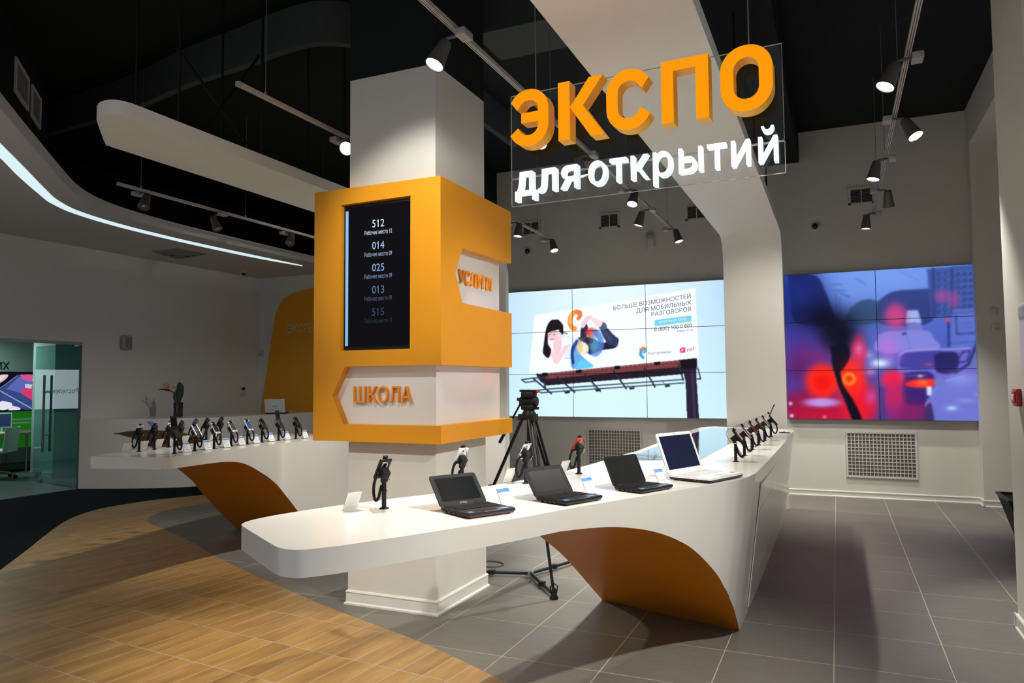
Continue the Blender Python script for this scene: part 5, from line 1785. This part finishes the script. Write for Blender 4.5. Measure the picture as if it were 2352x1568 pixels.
for i, ((x, y), (kw, lab)) in enumerate(zip(LBp, LBk)):
    place_stand(x, y, AK, 'black stand, %s of seven in the back row on the left counter' % ordn[i])
    phone(lab, x, y, AK, **kw)
for i, (x, y) in enumerate([(-5.765, 4.63), (-5.83, 4.86), (-5.89, 5.08), (-5.95, 5.29), (-6.04, 5.52), (-6.10, 5.95)]):
    place_card(x, y, AK, 'white price card seen from behind, %s from the tip, back row of left counter' % ordn[i])

# ------------------------------------------------------------------ laptops
def laptop(label, x, y, ang, w, d, tilt, base_m, deck_m, key_m, lid_m, bezel_m, disp_m, th=.024, lidh=None, z=1.02, brand=None, sticker=True, keys=(14, 6), edge_m=None, pad=(.30, .24), screen_pad=(.022, .020, .026), battery=True):
    t = thing('laptop', label, 'laptop', (x, y, z), ang)
    lidh = lidh or d * .97
    r = .014
    def rr(x0, x1, y0, y1, r, n=5):
        return rrect_path(x0, x1, y0, y1, r, n)
    bm = B()
    prism(bm, rr(-w / 2, w / 2, -d / 2, d / 2, r), .005, th * .62, ptsb=rr(-w / 2 + .006, w / 2 - .006, -d / 2 + .006, d / 2 - .006, r))
    obj('base', bm, M[base_m], t)
    bm = B()
    prism(bm, rr(-w / 2 + .001, w / 2 - .001, -d / 2 + .001, d / 2 - .001, r), th * .62, th, ptsb=rr(-w / 2, w / 2, -d / 2, d / 2, r))
    deck = obj('deck', bm, M[deck_m], t)
    bm = B()
    nx, ny = keys
    kx, ky = w * .90 / nx, d * .46 / ny
    for j in range(ny):
        for i in range(nx):
            if j == 0 and 3 < i < 9: continue
            cx = -w * .45 + kx * (i + .5) + (0.25 * kx if j in (1, 3) and i < nx - 1 else 0)
            cbox(bm, (min(cx, w * .45 - kx / 2), -d * .06 + ky * (j + .5) - .004, th + .0012), (kx * .84, ky * .82, .0026))
    cbox(bm, (-w * .45 + kx * 6.5, -d * .06 + ky * .5 - .004, th + .0012), (kx * 4.8, ky * .82, .0026))
    obj('keyboard', bm, M[key_m], t, sm=False)['kind'] = 'stuff'
    bm = rbox((-w * pad[0] / 2, -d * .44, th - .0005), (w * pad[0] / 2, -d * .44 + d * pad[1], th + .0006), .0003, 1)
    obj('touchpad', bm, M[key_m], t, sm=False)
    bm = rbox((-w * pad[0] / 2, -d * .48, th - .0005), (w * pad[0] / 2, -d * .455, th + .0012), .0003, 1)
    obj('pad_button', bm, M['silver'] if deck_m != 'white_plastic' else M['pale_key'], t, sm=False)
    if sticker:
        bm = B(); cbox(bm, (-w * .38, -d * .36, th + .0004), (w * .10, d * .12, .0006)); obj('sticker', bm, M['sticker_blue'], t, sm=False)
        bm = B(); cbox(bm, (w * .30, -d * .34, th + .0004), (w * .22, d * .10, .0006)); obj('sticker', bm, M['sticker_blue'], t, sm=False)
    bm = B()
    for a in (-1, 1):
        for b in (-1, 1):
            cyl(bm, (a * w * .40, b * d * .38, 0), (a * w * .40, b * d * .38, .006), .008, n=8)
    obj('feet', bm, M['rubber'], t)
    bm = B()
    for k in range(4):
        box(bm, (-w / 2 - .0012, d * (.30 - .15 * k) - .006, th * .28), (-w / 2 + .006, d * (.30 - .15 * k) + .006, th * .52))
    obj('side_ports', bm, M['black_gloss'], t, sm=False)
    L = Matrix.Translation((0, d / 2 - .006, th * .9)) @ Matrix.Rotation(math.radians(90 - tilt), 4, 'X')
    bm = B()
    prism(bm, rr(-w / 2, w / 2, 0, lidh, r), -.010, -.001, L, ptsb=rr(-w / 2 + .004, w / 2 - .004, .004, lidh - .004, r))
    lid = obj('lid', bm, M[lid_m], t)
    sp = screen_pad
    bm = B()
    holed(bm, rr(-w / 2 + .001, w / 2 - .001, .001, lidh - .001, r), [[(-w / 2 + sp[0], sp[2]), (w / 2 - sp[0], sp[2]), (w / 2 - sp[0], lidh - sp[1]), (-w / 2 + sp[0], lidh - sp[1])]], -.0012, .0012, L)
    obj('bezel', bm, M[bezel_m], lid, sm=False)
    bm = B(); box(bm, (-w / 2 + sp[0], sp[2], -.001), (w / 2 - sp[0], lidh - sp[1], .0002), L)
    obj('display', bm, M[disp_m], lid, sm=False)
    bm = B(); cyl(bm, L @ Vector((0, lidh - sp[1] / 2, .0008)), L @ Vector((0, lidh - sp[1] / 2, .0018)), .0035, n=10)
    obj('webcam', bm, M['black_gloss'], lid)
    for s in (-1, 1):
        bm = B()
        cyl(bm, (s * w * .33 - .022, d / 2 - .004, th * .95), (s * w * .33 + .022, d / 2 - .004, th * .95), .0075, n=10)
        obj('hinge', bm, M[bezel_m], t)
    if battery:
        bm = rbox((-w * .30, d / 2 - .012, .004), (w * .30, d / 2 + .010, th * .8), .004, 1); obj('battery', bm, M[base_m], t)
    if brand:
        text_obj('brand_name', brand, L @ Vector((0, sp[2] * .32, .0016)), (1, 0, 0), L.to_3x3() @ Vector((0, 1, 0)), sp[2] * .34, w * .15, M['silver'], lid, 0, .01, None, 'C')
    return t
laptop('maroon-edged black netbook, nearest on the front counter', -1.526, 3.070, math.radians(60.3), .262, .244, 40, 'maroon', 'charcoal', 'key', 'lid_grey', 'lid_grey', 'screen_off', brand='SAMSUNG', lidh=.172)
laptop('glossy black netbook with a greyish lit reflection in its screen, second on the front counter', -1.246, 3.537, math.radians(66.7), .28, .21, 34, 'black', 'black', 'key', 'black', 'lid_grey', 'screen_sheen', lidh=.164)
laptop('plain black netbook with rounded lid, third on the front counter', -.991, 4.044, math.radians(66.3), .288, .195, 25, 'black', 'black', 'key', 'black', 'black', 'screen_off', screen_pad=(.014, .014, .018), lidh=.172)
mdis = mat('dark_desktop', (0.004, 0.006, 0.02), 0.10, emit=(0.004, 0.010, 0.045), es=0.5, noise=0.2)
M['dark_desktop'] = mdis
wl4 = laptop('large white laptop with a dark blue screen at the bend of the front counter', -.748, 4.643, math.radians(69.4), .408, .285, 20.5, 'black', 'white_plastic', 'pale_key', 'white_plastic', 'white_plastic', 'dark_desktop', th=.030, lidh=.262, keys=(18, 6), sticker=False, screen_pad=(.022, .02, .03), battery=False)
bm = B(); cbox(bm, (.165, -.085, .0305), (.03, .03, .001)); obj('red_sticker', bm, M['red'], wl4, sm=False)

# ------------------------------------------------------------------ video tripod
TC = Vector((-2.382, 5.764, 0))
feet = [Vector((-1.984, 5.257, 0)), Vector((-2.184, 6.32, 0)), Vector((-2.985, 5.60, 0))]
tr = thing('tripod', 'tall black video tripod with a fluid head standing behind the front counter', 'tripod', TC)
top = TC + Vector((0.0, 0, 1.34))
bm = B(); lathe(bm, [(0.035, 1.30), (0.062, 1.315), (0.066, 1.345), (0.05, 1.37), (0.045, 1.385)], 18); obj('bowl', bm, M['black'], tr)
for f in feet:
    d = (f - TC).normalized()
    a = Vector((d.x, d.y, 0)) * .05 + Vector((0, 0, 1.325))
    b = (f - TC) + Vector((0, 0, .035))
    s = Vector((-d.y, d.x, 0))
    mid = a.lerp(b, .46)
    bm = B()
    cyl(bm, a + s * .022, mid + s * .017, .012, n=8); cyl(bm, a - s * .022, mid - s * .017, .012, n=8)
    leg = obj('leg', bm, M['black'], tr)
    bm = B(); cyl(bm, a.lerp(b, .30), b, .0125, n=8); obj('lower_tube', bm, M['black'], leg)
    bm = B(); cbox(bm, mid, (.062, .05, .05)); obj('leg_clamp', bm, M['black_matte'], leg)
    bm = B(); cbox(bm, a, (.07, .06, .05)); obj('leg_joint', bm, M['black_matte'], leg)
    bm = B(); c0 = Vector((b.x, b.y, .0)); lathe(bm, [(.032, 0), (.034, .012), (.022, .03), (.016, .075), (.012, .08)], 12, c0); tube(bm, [c0 + s * .018 + Vector((0, 0, .03)), c0 + s * .03 + Vector((0, 0, .09)), c0 + Vector((0, 0, .115)), c0 - s * .03 + Vector((0, 0, .09)), c0 - s * .018 + Vector((0, 0, .03))], .005, 6)
    obj('foot', bm, M['rubber'], leg)
    bm = B(); e = Vector((d.x, d.y, 0)); L = (f - TC).length
    cyl(bm, e * .03 + Vector((0, 0, .03)), e * (L - .03) + Vector((0, 0, .03)), .0125, n=8)
    cbox(bm, e * (L * .52) + Vector((0, 0, .032)), (.045, .045, .034))
    obj('floor_spreader', bm, M['charcoal'], tr)
bm = B(); tube(bm, [(.014 * math.cos(k * .6), .014 * math.sin(k * .6), .052) for k in range(11)], .003, 5, True); cyl(bm, (0, 0, .016), (0, 0, .05), .03, n=10); obj('spreader_hub', bm, M['silver'], tr)
bm = B(); cyl(bm, (0, 0, 1.06), (0, 0, 1.31), .020, n=10); lathe(bm, [(.02, .98), (.037, 1.0), (.040, 1.05), (.03, 1.09), (.02, 1.1)], 14); obj('bowl_knob', bm, M['black_matte'], tr)
bm = rbox((-.055, -.055, 1.385), (.055, .055, 1.43), .012, 2); cyl(bm, (-.075, 0, 1.455), (.075, 0, 1.455), .040, n=18); obj('fluid_head', bm, M['black'], tr)
bm = rbox((-.05, -.06, 1.49), (.05, .06, 1.535), .006, 2); obj('camera_plate', bm, M['black_matte'], tr)
bm = rbox((-.075, -.03, 1.535), (.075, .05, 1.555), .004, 1); obj('quick_release', bm, M['black'], tr)
bm = B(); cyl(bm, (.055, 0, 1.53), (.085, -.01, 1.54), .013, n=10); obj('lock_knob', bm, M['red'], tr)
bm = B(); cyl(bm, (.05, .0, 1.40), (.09, -.01, 1.40), .012, n=10); cyl(bm, (-.07, 0, 1.47), (-.105, -.005, 1.475), .014, n=10); obj('tension_knob', bm, M['black_matte'], tr)
hd = Vector((-.36, .33, -.38))
bm = B(); p = Vector((-.06, -.01, 1.46)); cyl(bm, p, p + hd * .72, .0085, n=8); cyl(bm, p + hd * .70, p + hd, .0145, n=10); obj('pan_handle', bm, M['black'], tr)
t = thing('cable_loop', 'thin dark cable loop lying on the grey floor behind the column', 'cable', (-2.88, 6.02, 0))
bm = B(); tube(bm, [(.13 * math.cos(a), .10 * math.sin(a), .006) for a in [2 * math.pi * k / 24 for k in range(24)]], .005, 6, True); obj('loop', bm, M['cable_grey'], t)
bm = B(); tube(bm, [(-.12, .0, .006), (-.28, .12, .006), (-.5, .1, .006)], .005, 6); obj('tail', bm, M['cable_grey'], t)

# ------------------------------------------------------------------ reception desk, chairs, vase, laptop, orange wall panel
dkp = [(-10.995, 7.98), (-10.4, 8.22), (-9.75, 8.55), (-9.34, 9.0), (-9.15, 9.7), (-9.07, 10.6), (-9.07, 11.6)]
dp = [(p.x, p.y) for p in bez([(a, b, 0) for a, b in dkp], 6)]
ds = thing('reception_desk', 'long low white reception desk against the left wall', 'desk', (-10.0, 10.0, 0))
inner = [(-9.9, 11.6), (-9.95, 10.2), (-10.2, 9.3), (-10.995, 8.85)]
bm = B(); prism(bm, dp + inner, 0.0, 1.06); b = obj('front_body', bm, M['counter'], ds, shift=ds.location); smooth(b.data, 30)
bm = B(); prism(bm, dp + inner, 1.06, 1.09); b = obj('worktop', bm, M['counter'], ds, shift=ds.location); smooth(b.data, 30)
# orange leaf-shaped inlay bent along the curved front
prof = [(0.03, .86, .865), (.16, .80, .90), (.30, .70, .91), (.45, .52, .90), (.60, .26, .86), (.72, .05, .80), (.86, .04, .70), (1.0, .04, .60)]
inl = B()
Vd = [Vector((a, b, 0)) for a, b in dp]
ln_ = [0]
for a, b in zip(Vd, Vd[1:]): ln_.append(ln_[-1] + (b - a).length)
def along(s):
    x = float(np.interp(s, ln_, [v.x for v in Vd])); y = float(np.interp(s, ln_, [v.y for v in Vd]))
    x2 = float(np.interp(s + .02, ln_, [v.x for v in Vd])); y2 = float(np.interp(s + .02, ln_, [v.y for v in Vd]))
    d = Vector((x2 - x, y2 - y, 0)).normalized()
    return Vector((x, y, 0)), Vector((d.y, -d.x, 0))
prev = None
for k in range(25):
    u = k / 24
    z0 = float(np.interp(u, [p[0] for p in prof], [p[1] for p in prof])); z1 = float(np.interp(u, [p[0] for p in prof], [p[2] for p in prof]))
    p, n = along(0.55 + u * 1.75)
    ring = [inl.verts.new((p + n * e) + Vector((0, 0, z))) for e, z in ((-.002, z0), (.008, z0), (.008, z1 + .004), (-.002, z1 + .004))]
    if prev:
        for i in range(4): inl.faces.new((prev[i], prev[(i + 1) % 4], ring[(i + 1) % 4], ring[i]))
    else: inl.faces.new(ring)
    prev = ring
inl.faces.new(prev[::-1])
obj('orange_inlay', inl, mat('inlay_brown', (0.13, 0.06, 0.012), 0.5), ds, shift=ds.location)
def ghost_chair(label, x, y, ang):
    t = thing('acrylic_chair', label, 'chair', (x, y, 0), ang)
    bm = rbox((-.21, -.22, .44), (.21, .22, .452), .005, 2); obj('seat', bm, M['chair_acrylic'], t)
    L = Matrix.Translation((0, .21, .45)) @ Matrix.Rotation(math.radians(-10), 4, 'X')
    bm = rbox((-.21, -.006, 0), (.21, .006, .47), .005, 2, L); obj('backrest', bm, M['chair_acrylic'], t)
    for a in (-1, 1):
        for b in (-1, 1):
            bm = B(); cyl(bm, (a * .19, b * .20, .44), (a * .22, b * .23, 0), .011, .009, n=8); obj('leg', bm, M['silver'], t)
ghost_chair('clear acrylic chair in front of the reception desk, partly behind the left counter phones', -8.55, 8.55, math.radians(-50))
ghost_chair('clear acrylic chair at the reception desk, near the white laptop', -8.05, 9.75, math.radians(-60))
# vase of strelitzia
vx, vy, vz = -10.12, 9.10, 1.09
t = thing('flower_vase', 'dark glass vase with an orange bird-of-paradise flower on the reception desk', 'vase', (vx, vy, vz))
t.scale = (.9, .9, .80)
bm = B(); lathe(bm, [(.075, 0), (.082, .01), (.08, .10), (.083, .22), (.085, .30), (.078, .302), (.072, .29), (.07, .03)], 22); obj('vase', bm, M['vase'], t)
bm = B(); lathe(bm, [(.0735, .29), (.0735, .295)], 20); obj('neck_ring', bm, M['silver'], t)
ex = Vector((.915, .40, 0))
def leafy(name, path, wmax, m, flat):
    bm = B()
    P = bez(path, 6); n = len(P); prev = None
    for i, p in enumerate(P):
        w = wmax * math.sin(math.pi * min(.98, max(.03, i / (n - 1)))) ** .6
        r = [bm.verts.new(p + flat * w), bm.verts.new(p + Vector((.3, -.7, 0)) * .012), bm.verts.new(p - flat * w), bm.verts.new(p - Vector((.3, -.7, 0)) * .006)]
        if prev:
            for k in range(4): bm.faces.new((prev[k], prev[(k + 1) % 4], r[(k + 1) % 4], r[k]))
        else: bm.faces.new(r)
        prev = r
    bm.faces.new(prev[::-1])
    return obj(name, bm, m, t)
leafy('leaf', [(0, 0, .25), ex * .02 + Vector((0, 0, .45)), ex * .03 + Vector((0, 0, .62)), ex * .02 + Vector((0, 0, .72))], .075, M['leaf'], ex)
leafy('leaf', [ex * -.03 + Vector((0, 0, .25)), ex * -.07 + Vector((0, 0, .40)), ex * -.06 + Vector((0, 0, .55))], .03, M['leaf'], ex)
bm = B(); tube(bm, bez([(0, 0, .2), ex * -.05 + Vector((0, 0, .38)), ex * -.11 + Vector((0, 0, .52)), ex * -.20 + Vector((0, 0, .555))], 6), .010, 6); obj('stalk', bm, M['stalk'], t)
leafy('bract', [ex * -.10 + Vector((0, 0, .52)), ex * -.22 + Vector((0, 0, .565)), ex * -.38 + Vector((0, 0, .575))], .020, M['leaf'], Vector((0, 0, 1)))
for a, b in ((-.27, .69), (-.23, .72), (-.19, .70), (-.10, .66), (-.06, .63)):
    leafy('petal', [ex * -.19 + Vector((0, 0, .57)), ex * (a + .01) + Vector((0, 0, b - .05)), ex * a + Vector((0, 0, b))], .016, M['petal'], ex)
# white laptop on the desk, seen from behind
t = thing('laptop', 'white laptop with its back turned, on the reception desk by the orange panel', 'laptop', (-9.33, 10.60, 1.09), math.radians(205))
w, d = .36, .25
bm = rbox((-w / 2, -d / 2, .004), (w / 2, d / 2, .024), .004, 2); obj('base', bm, M['black'], t)
L = Matrix.Translation((0, d / 2, .022)) @ Matrix.Rotation(math.radians(76), 4, 'X')
bm = rbox((-w / 2, 0, -.010), (w / 2, .255, 0), .004, 2, L); lid = obj('lid', bm, mat('laptop_white', (.66, .68, .76), .35), t)
bm = B(); box(bm, (-w / 2 + .02, .02, 0), (w / 2 - .02, .235, .0012), L); obj('display', bm, M['screen_off'], lid, sm=False)
bm = B(); box(bm, (-.05, .115, -.0112), (.05, .128, -.0098), L); obj('brand_mark', bm, M['grey_plastic'], lid, sm=False)
bm = B()
for i in range(13):
    for j in range(5): cbox(bm, (-w * .43 + i * w * .072, -.03 + j * .022, .0245), (w * .06, .017, .002))
obj('keyboard', bm, M['key'], t, sm=False)['kind'] = 'stuff'
# orange wall panel
t = thing('wall_panel', 'tall orange rounded wall panel with pale Russian lettering behind the reception desk', 'wall panel', (-9.6, 11.94, 1.06))
op = [(-10.93, .95), (-10.769, 1.823), (-10.60, 2.85), (-10.545, 3.08), (-10.46, 3.25), (-10.32, 3.38), (-10.1, 3.475), (-9.58, 3.56), (-8.2, 3.60), (-8.2, .95)]
bm = B(); prism(bm, op, 0, .035, MXZ(11.90)); obj('board', bm, M['orange_wall'], t, shift=t.location, sm=False)
text_obj('lettering', 'ЭКСПЕ', (-10.235, 11.895, 2.655), (1, 0, 0), (0, 0, 1), .175, .66, M['faint_print'], t, 0, .012, t.location)
for s, x, z, wd, c in (('Ваш мир инфор', -10.19, 2.44, .70, .075), ('цифровы', -9.98, 2.13, .42, .07), ('комму', -9.90, 2.00, .30, .07), ('Больше', -9.99, 1.58, .40, .08)):
    text_obj('small_lettering', s, (x, 11.895, z), (1, 0, 0), (0, 0, 1), c, wd, mat('panel_print', (.66, .42, .16), .6, noise=0), t, 0, 0, t.location)

# ------------------------------------------------------------------ glass door and the green-lit room behind it
struct('wall_room', box(box(box(B(), (-16.6, 3.2, -.05), (-16.5, 13.2, 3.0)), (-16.6, 13.1, -.05), (-11.2, 13.2, 3.0)), (-16.6, 3.1, -.05), (-11.2, 3.2, 3.0)), M['room_wall'])
bm = B(); box(bm, (-16.6, 3.1, 2.6), (-11.06, 13.2, 2.7)); struct('ceiling_room', bm, M['room_wall'])
bm = B(); box(bm, (-16.6, 3.1, -.06), (-11.2, 13.2, 0.0)); box(bm, (-11.2, 4.7, -.06), (-11.0, 8.0, .0005)); struct('floor_room', bm, M['room_floor'])
bm = B(); box(bm, (-15.1, 8.4, 0), (-15.0, 13.1, 2.6)); struct('wall_room_back', bm, M['room_wall'])
bm = B(); box(bm, (-13.35, 8.76, 0), (-12.75, 9.3, 2.6)); pl = struct('wall_room_pillar', bm, M['room_white'])
bm = B(); box(bm, (-13.36, 8.745, 0), (-12.74, 8.76, .09)); box(bm, (-12.76, 8.745, 0), (-12.735, 9.3, .09)); obj('baseboard', bm, M['room_white'], pl, sm=False)
bm = B(); box(bm, (-12.75, 9.2, 0), (-11.2, 9.3, 2.6)); struct('wall_room_right', bm, M['room_white'])
d1 = thing('door_1', 'open frameless glass door leaf with long bar handles in the left wall', 'door', (-11.05, 8.10, 0))
d1['kind'] = 'thing'
du = Vector((-.9812, .193, 0)); dn = Vector((.193, .9812, 0)); dO = Vector((-11.10, 8.03, 0))
DM = basis(dO, du, (0, 0, 1), dn)
bm = B(); box(bm, (0.0, .012, -.005), (1.55, 2.30, .005), DM); obj('pane', bm, M['door_glass'], d1, shift=d1.location, sm=False)
bm = B(); box(bm, (-.006, .012, -.006), (.0, 2.30, .006), DM); obj('pane_edge', bm, M['glass_edge'], d1, shift=d1.location, sm=False)
for u0 in (1.07, ):
    for sgn in (-1, 1):
        bm = B(); p0 = DM @ Vector((u0 + .035 * (sgn > 0), .52, sgn * .062)); p1 = DM @ Vector((u0 + .035 * (sgn > 0), 1.80, sgn * .062))
        cyl(bm, p0, p1, .019, n=10)
        for zz_ in (.80, 1.52): cyl(bm, DM @ Vector((u0 + .035 * (sgn > 0), zz_, sgn * .062)), DM @ Vector((u0 + .017, zz_, 0)), .008, n=8)
        obj('handle', bm, M['steel'], d1, shift=d1.location)
for a, b in ((.0, .16), (1.22, 1.38)):
    for z0 in ((.0, 2.25) if a == 0 else (.0,)):
        bm = B(); box(bm, (a, z0 + .004, -.016), (b, z0 + .06, .016), DM); obj('patch_fitting', bm, M['steel'], d1, shift=d1.location, sm=False)
bm = B(); box(bm, (-11.055, 4.7, 2.27), (-11.005, 8.0, 2.315)); box(bm, (-11.055, 7.99, 0), (-11.003, 8.003, 2.315))
struct('door_2', bm, M['steel'])['label'] = 'metal frame of the glass door opening'
# ceiling lamp, screens and furniture of that room
t = thing('ceiling_lamp', 'bright flat ceiling lamp in the green-lit room', 'lamp', (-14.2, 8.2, 2.6))
bm = B(); box(bm, (-.6, -.3, -.03), (.6, .3, 0)); obj('casing', bm, M['room_white'], t, sm=False)
bm = B(); box(bm, (-.56, -.26, -.034), (.56, .26, -.029)); obj('diffuser', bm, mat('panel_glow', (1, 1, 1), .5, emit=(.80, 1.0, .93), es=1.4, noise=0), t, sm=False)
def paint_tv(P):
    P.fill(lambda X, Y: np.tile(np.array([18, 14, 40.]), (len(X), 1)))
    P.curve([(0, 190), (60, 90), (140, 30), (195, 20), (180, 70), (110, 150), (20, 235), (-20, 250)], (236, 198, 206))
    P.curve([(60, 110), (130, 50), (180, 28), (150, 90)], (252, 236, 236), .7)
    P.poly([(250, 20), (370, 20), (370, 380), (300, 370), (60, 290), (150, 180)], (58, 74, 132))
    P.poly([(255, 40), (370, 60), (370, 260), (190, 160)], (96, 110, 196), .9)
    P.curve([(260, 20), (330, 20), (330, 80), (280, 70)], (216, 90, 140)); P.curve([(280, 150), (330, 160), (345, 280), (300, 240), (270, 200)], (216, 60, 110))
    P.poly([(330, 60), (370, 40), (370, 150), (335, 140)], (226, 226, 246)); P.poly([(290, 110), (330, 120), (325, 160), (290, 150)], (230, 230, 248), .8)
    P.line((155, 175), (330, 360), 8, (150, 176, 230)); P.line((60, 290), (130, 365), 14, (190, 206, 240)); P.line((60, 290), (245, 30), 6, (120, 140, 200))
    P.curve([(170, 275), (220, 300), (215, 345), (180, 365), (140, 350), (150, 300)], (240, 236, 252)); P.curve([(225, 325), (265, 350), (262, 368), (205, 368)], (236, 232, 250))
def paint_brand(P):
    P.fill(lambda X, Y: np.tile(np.array([236, 240, 252.]), (len(X), 1)))
    P.path([(120, 120), (70, 150), (60, 210), (110, 260), (150, 240)], 50, (70, 150, 220)); P.path([(80, 110), (120, 95), (160, 115)], 36, (240, 130, 70))
def simple_screen(name, label, o, ex, w, h, paint, W_, H_, n, strength):
    t = thing(name, label, 'screen', Vector(o) + Vector(ex) * w / 2)
    nrm = Vector(ex).cross(Vector((0, 0, 1)))
    bm = B(); box(bm, (-.02, -.02, -.05), (w + .02, h + .02, -.002), basis(o, ex, (0, 0, 1), nrm)); p = obj('casing', bm, M['black'], t, shift=t.location, sm=False)
    me = screen_mesh('screen', o, ex, (0, 0, 1), w, h, n, int(n * h / w), homography([(0, 0), (W_, 0), (W_, H_), (0, H_)]), 0, 1, 0, 1, paint)
    obj('screen', me, attr_emit(name + '_glow', strength), t, shift=t.location, sm=False)
    return t
simple_screen('wall_screen', 'wall screen showing a hand over a calculator in the green-lit room', (-14.94, 8.6, 1.15), (0, 1, 0), 1.34, .74, paint_tv, 370, 370, 240, 0.9)
sb = simple_screen('wall_screen', 'pale brand screen seen only as a reflection in the glass door', (-16.40, 6.3, 1.12), (0, 1, 0), 1.55, .86, paint_brand, 700, 390, 90, 1.6)
text_obj('brand_text', 'Ростелеком', (-16.395, 6.75, 1.46), (0, 1, 0), (0, 0, 1), .10, .66, M['ink'], sb, 0, .01, sb.location)
t = thing('lettering', 'black wall letters above the screen in the green-lit room', 'sign', (-14.98, 9.1, 1.96))
for o in word('letter', 'ИХ', (-14.999, 9.10, 1.955), (0, 1, 0), (0, 0, 1), .135, .26, M['ink'], t, .012, .012, t.location): pass
t = thing('wall_poster', 'green wall poster with pale text lines in the green-lit room', 'poster', (-15.0, 9.3, .42))
bm = B(); box(bm, (-15.0, 8.6, .40), (-14.98, 10.05, 1.12)); obj('board', bm, M['green'], t, shift=t.location, sm=False)
bm = B()
for z, a, b in ((.95, .1, 1.3), (.88, .1, 1.2), (.72, .2, 1.3), (.66, .1, 1.25), (.58, .2, .9)):
    box(bm, (-14.981, 8.65 + a, z), (-14.976, 8.65 + b, z + .022))
obj('text_lines', bm, M['room_white'], t, shift=t.location, sm=False)
t = thing('office_desk', 'narrow desk against the green poster in the far room', 'desk', (-14.55, 9.2, 0))
bm = B(); box(bm, (-14.95, 8.5, .70), (-14.2, 10.4, .74)); obj('top', bm, M['wood_desk'], t, shift=t.location, sm=False)
for y in (8.65, 9.3, 9.9):
    for x in (-14.85, -14.3):
        bm = B(); cyl(bm, (x, y, 0), (x, y, .70), .02, n=8); obj('leg', bm, M['steel'], t, shift=t.location)
bm = B(); box(bm, (-14.9, 8.5, .05), (-14.3, 10.2, .12)); obj('foot_rail', bm, M['room_dark'], t, shift=t.location, sm=False)
t = thing('monitor', 'small computer screen on the narrow desk in the far room', 'monitor', (-14.5, 8.95, .74), math.radians(60))
bm = rbox((-.16, -.015, .10), (.16, .015, .38), .006, 1); obj('casing', bm, M['room_white'], t)
bm = B(); box(bm, (-.14, -.017, .12), (.14, -.014, .36)); obj('display', bm, M['phone_blue'], t, sm=False)
bm = B(); cyl(bm, (0, .01, .02), (0, .01, .14), .02, n=8); lathe(bm, [(.09, 0), (.08, .015), (.02, .02)], 14); obj('stand', bm, M['room_white'], t)
t = thing('office_chair', 'white shell office chair on castors in the far room', 'chair', (-13.55, 8.30, 0), math.radians(-55))
bm = B()
P = []
for k in range(13):
    a = -1.1 + 2.2 * k / 12
    P.append((.30 * math.sin(a), .16 + .10 * math.cos(a)))
pts_o = P + [(x * .94, y - .02) for x, y in P[::-1]]
prism(bm, [(x * 1.0, y + .04) for x, y in pts_o], .50, .90, ptsb=pts_o); obj('backrest', bm, M['room_white'], t)
bm = rbox((-.27, -.24, .46), (.27, .22, .51), .02, 3); obj('seat', bm, M['room_white'], t)
bm = B(); cyl(bm, (0, 0, .10), (0, 0, .46), .025, n=10); obj('gas_lift', bm, M['silver'], t)
for k in range(5):
    a = 2 * math.pi * k / 5 + .3
    bm = B(); cyl(bm, (0, 0, .13), (.30 * math.cos(a), .30 * math.sin(a), .075), .022, .014, n=8); arm = obj('base_arm', bm, M['silver'], t)
    bm = B(); c = Vector((.30 * math.cos(a), .30 * math.sin(a), .032)); s = Vector((-math.sin(a), math.cos(a), 0)); cyl(bm, c - s * .02, c + s * .02, .032, n=12); obj('castor', bm, M['rubber'], arm)
li = bpy.data.lights.new('room_glow', 'AREA')
li.energy = 26; li.size = 1.1; li.size_y = .5; li.shape = 'RECTANGLE'; li.color = (.72, 1.0, .90)
lo = bpy.data.objects.new('room_glow', li); COL.objects.link(lo); lo.location = (-14.2, 8.2, 2.55)
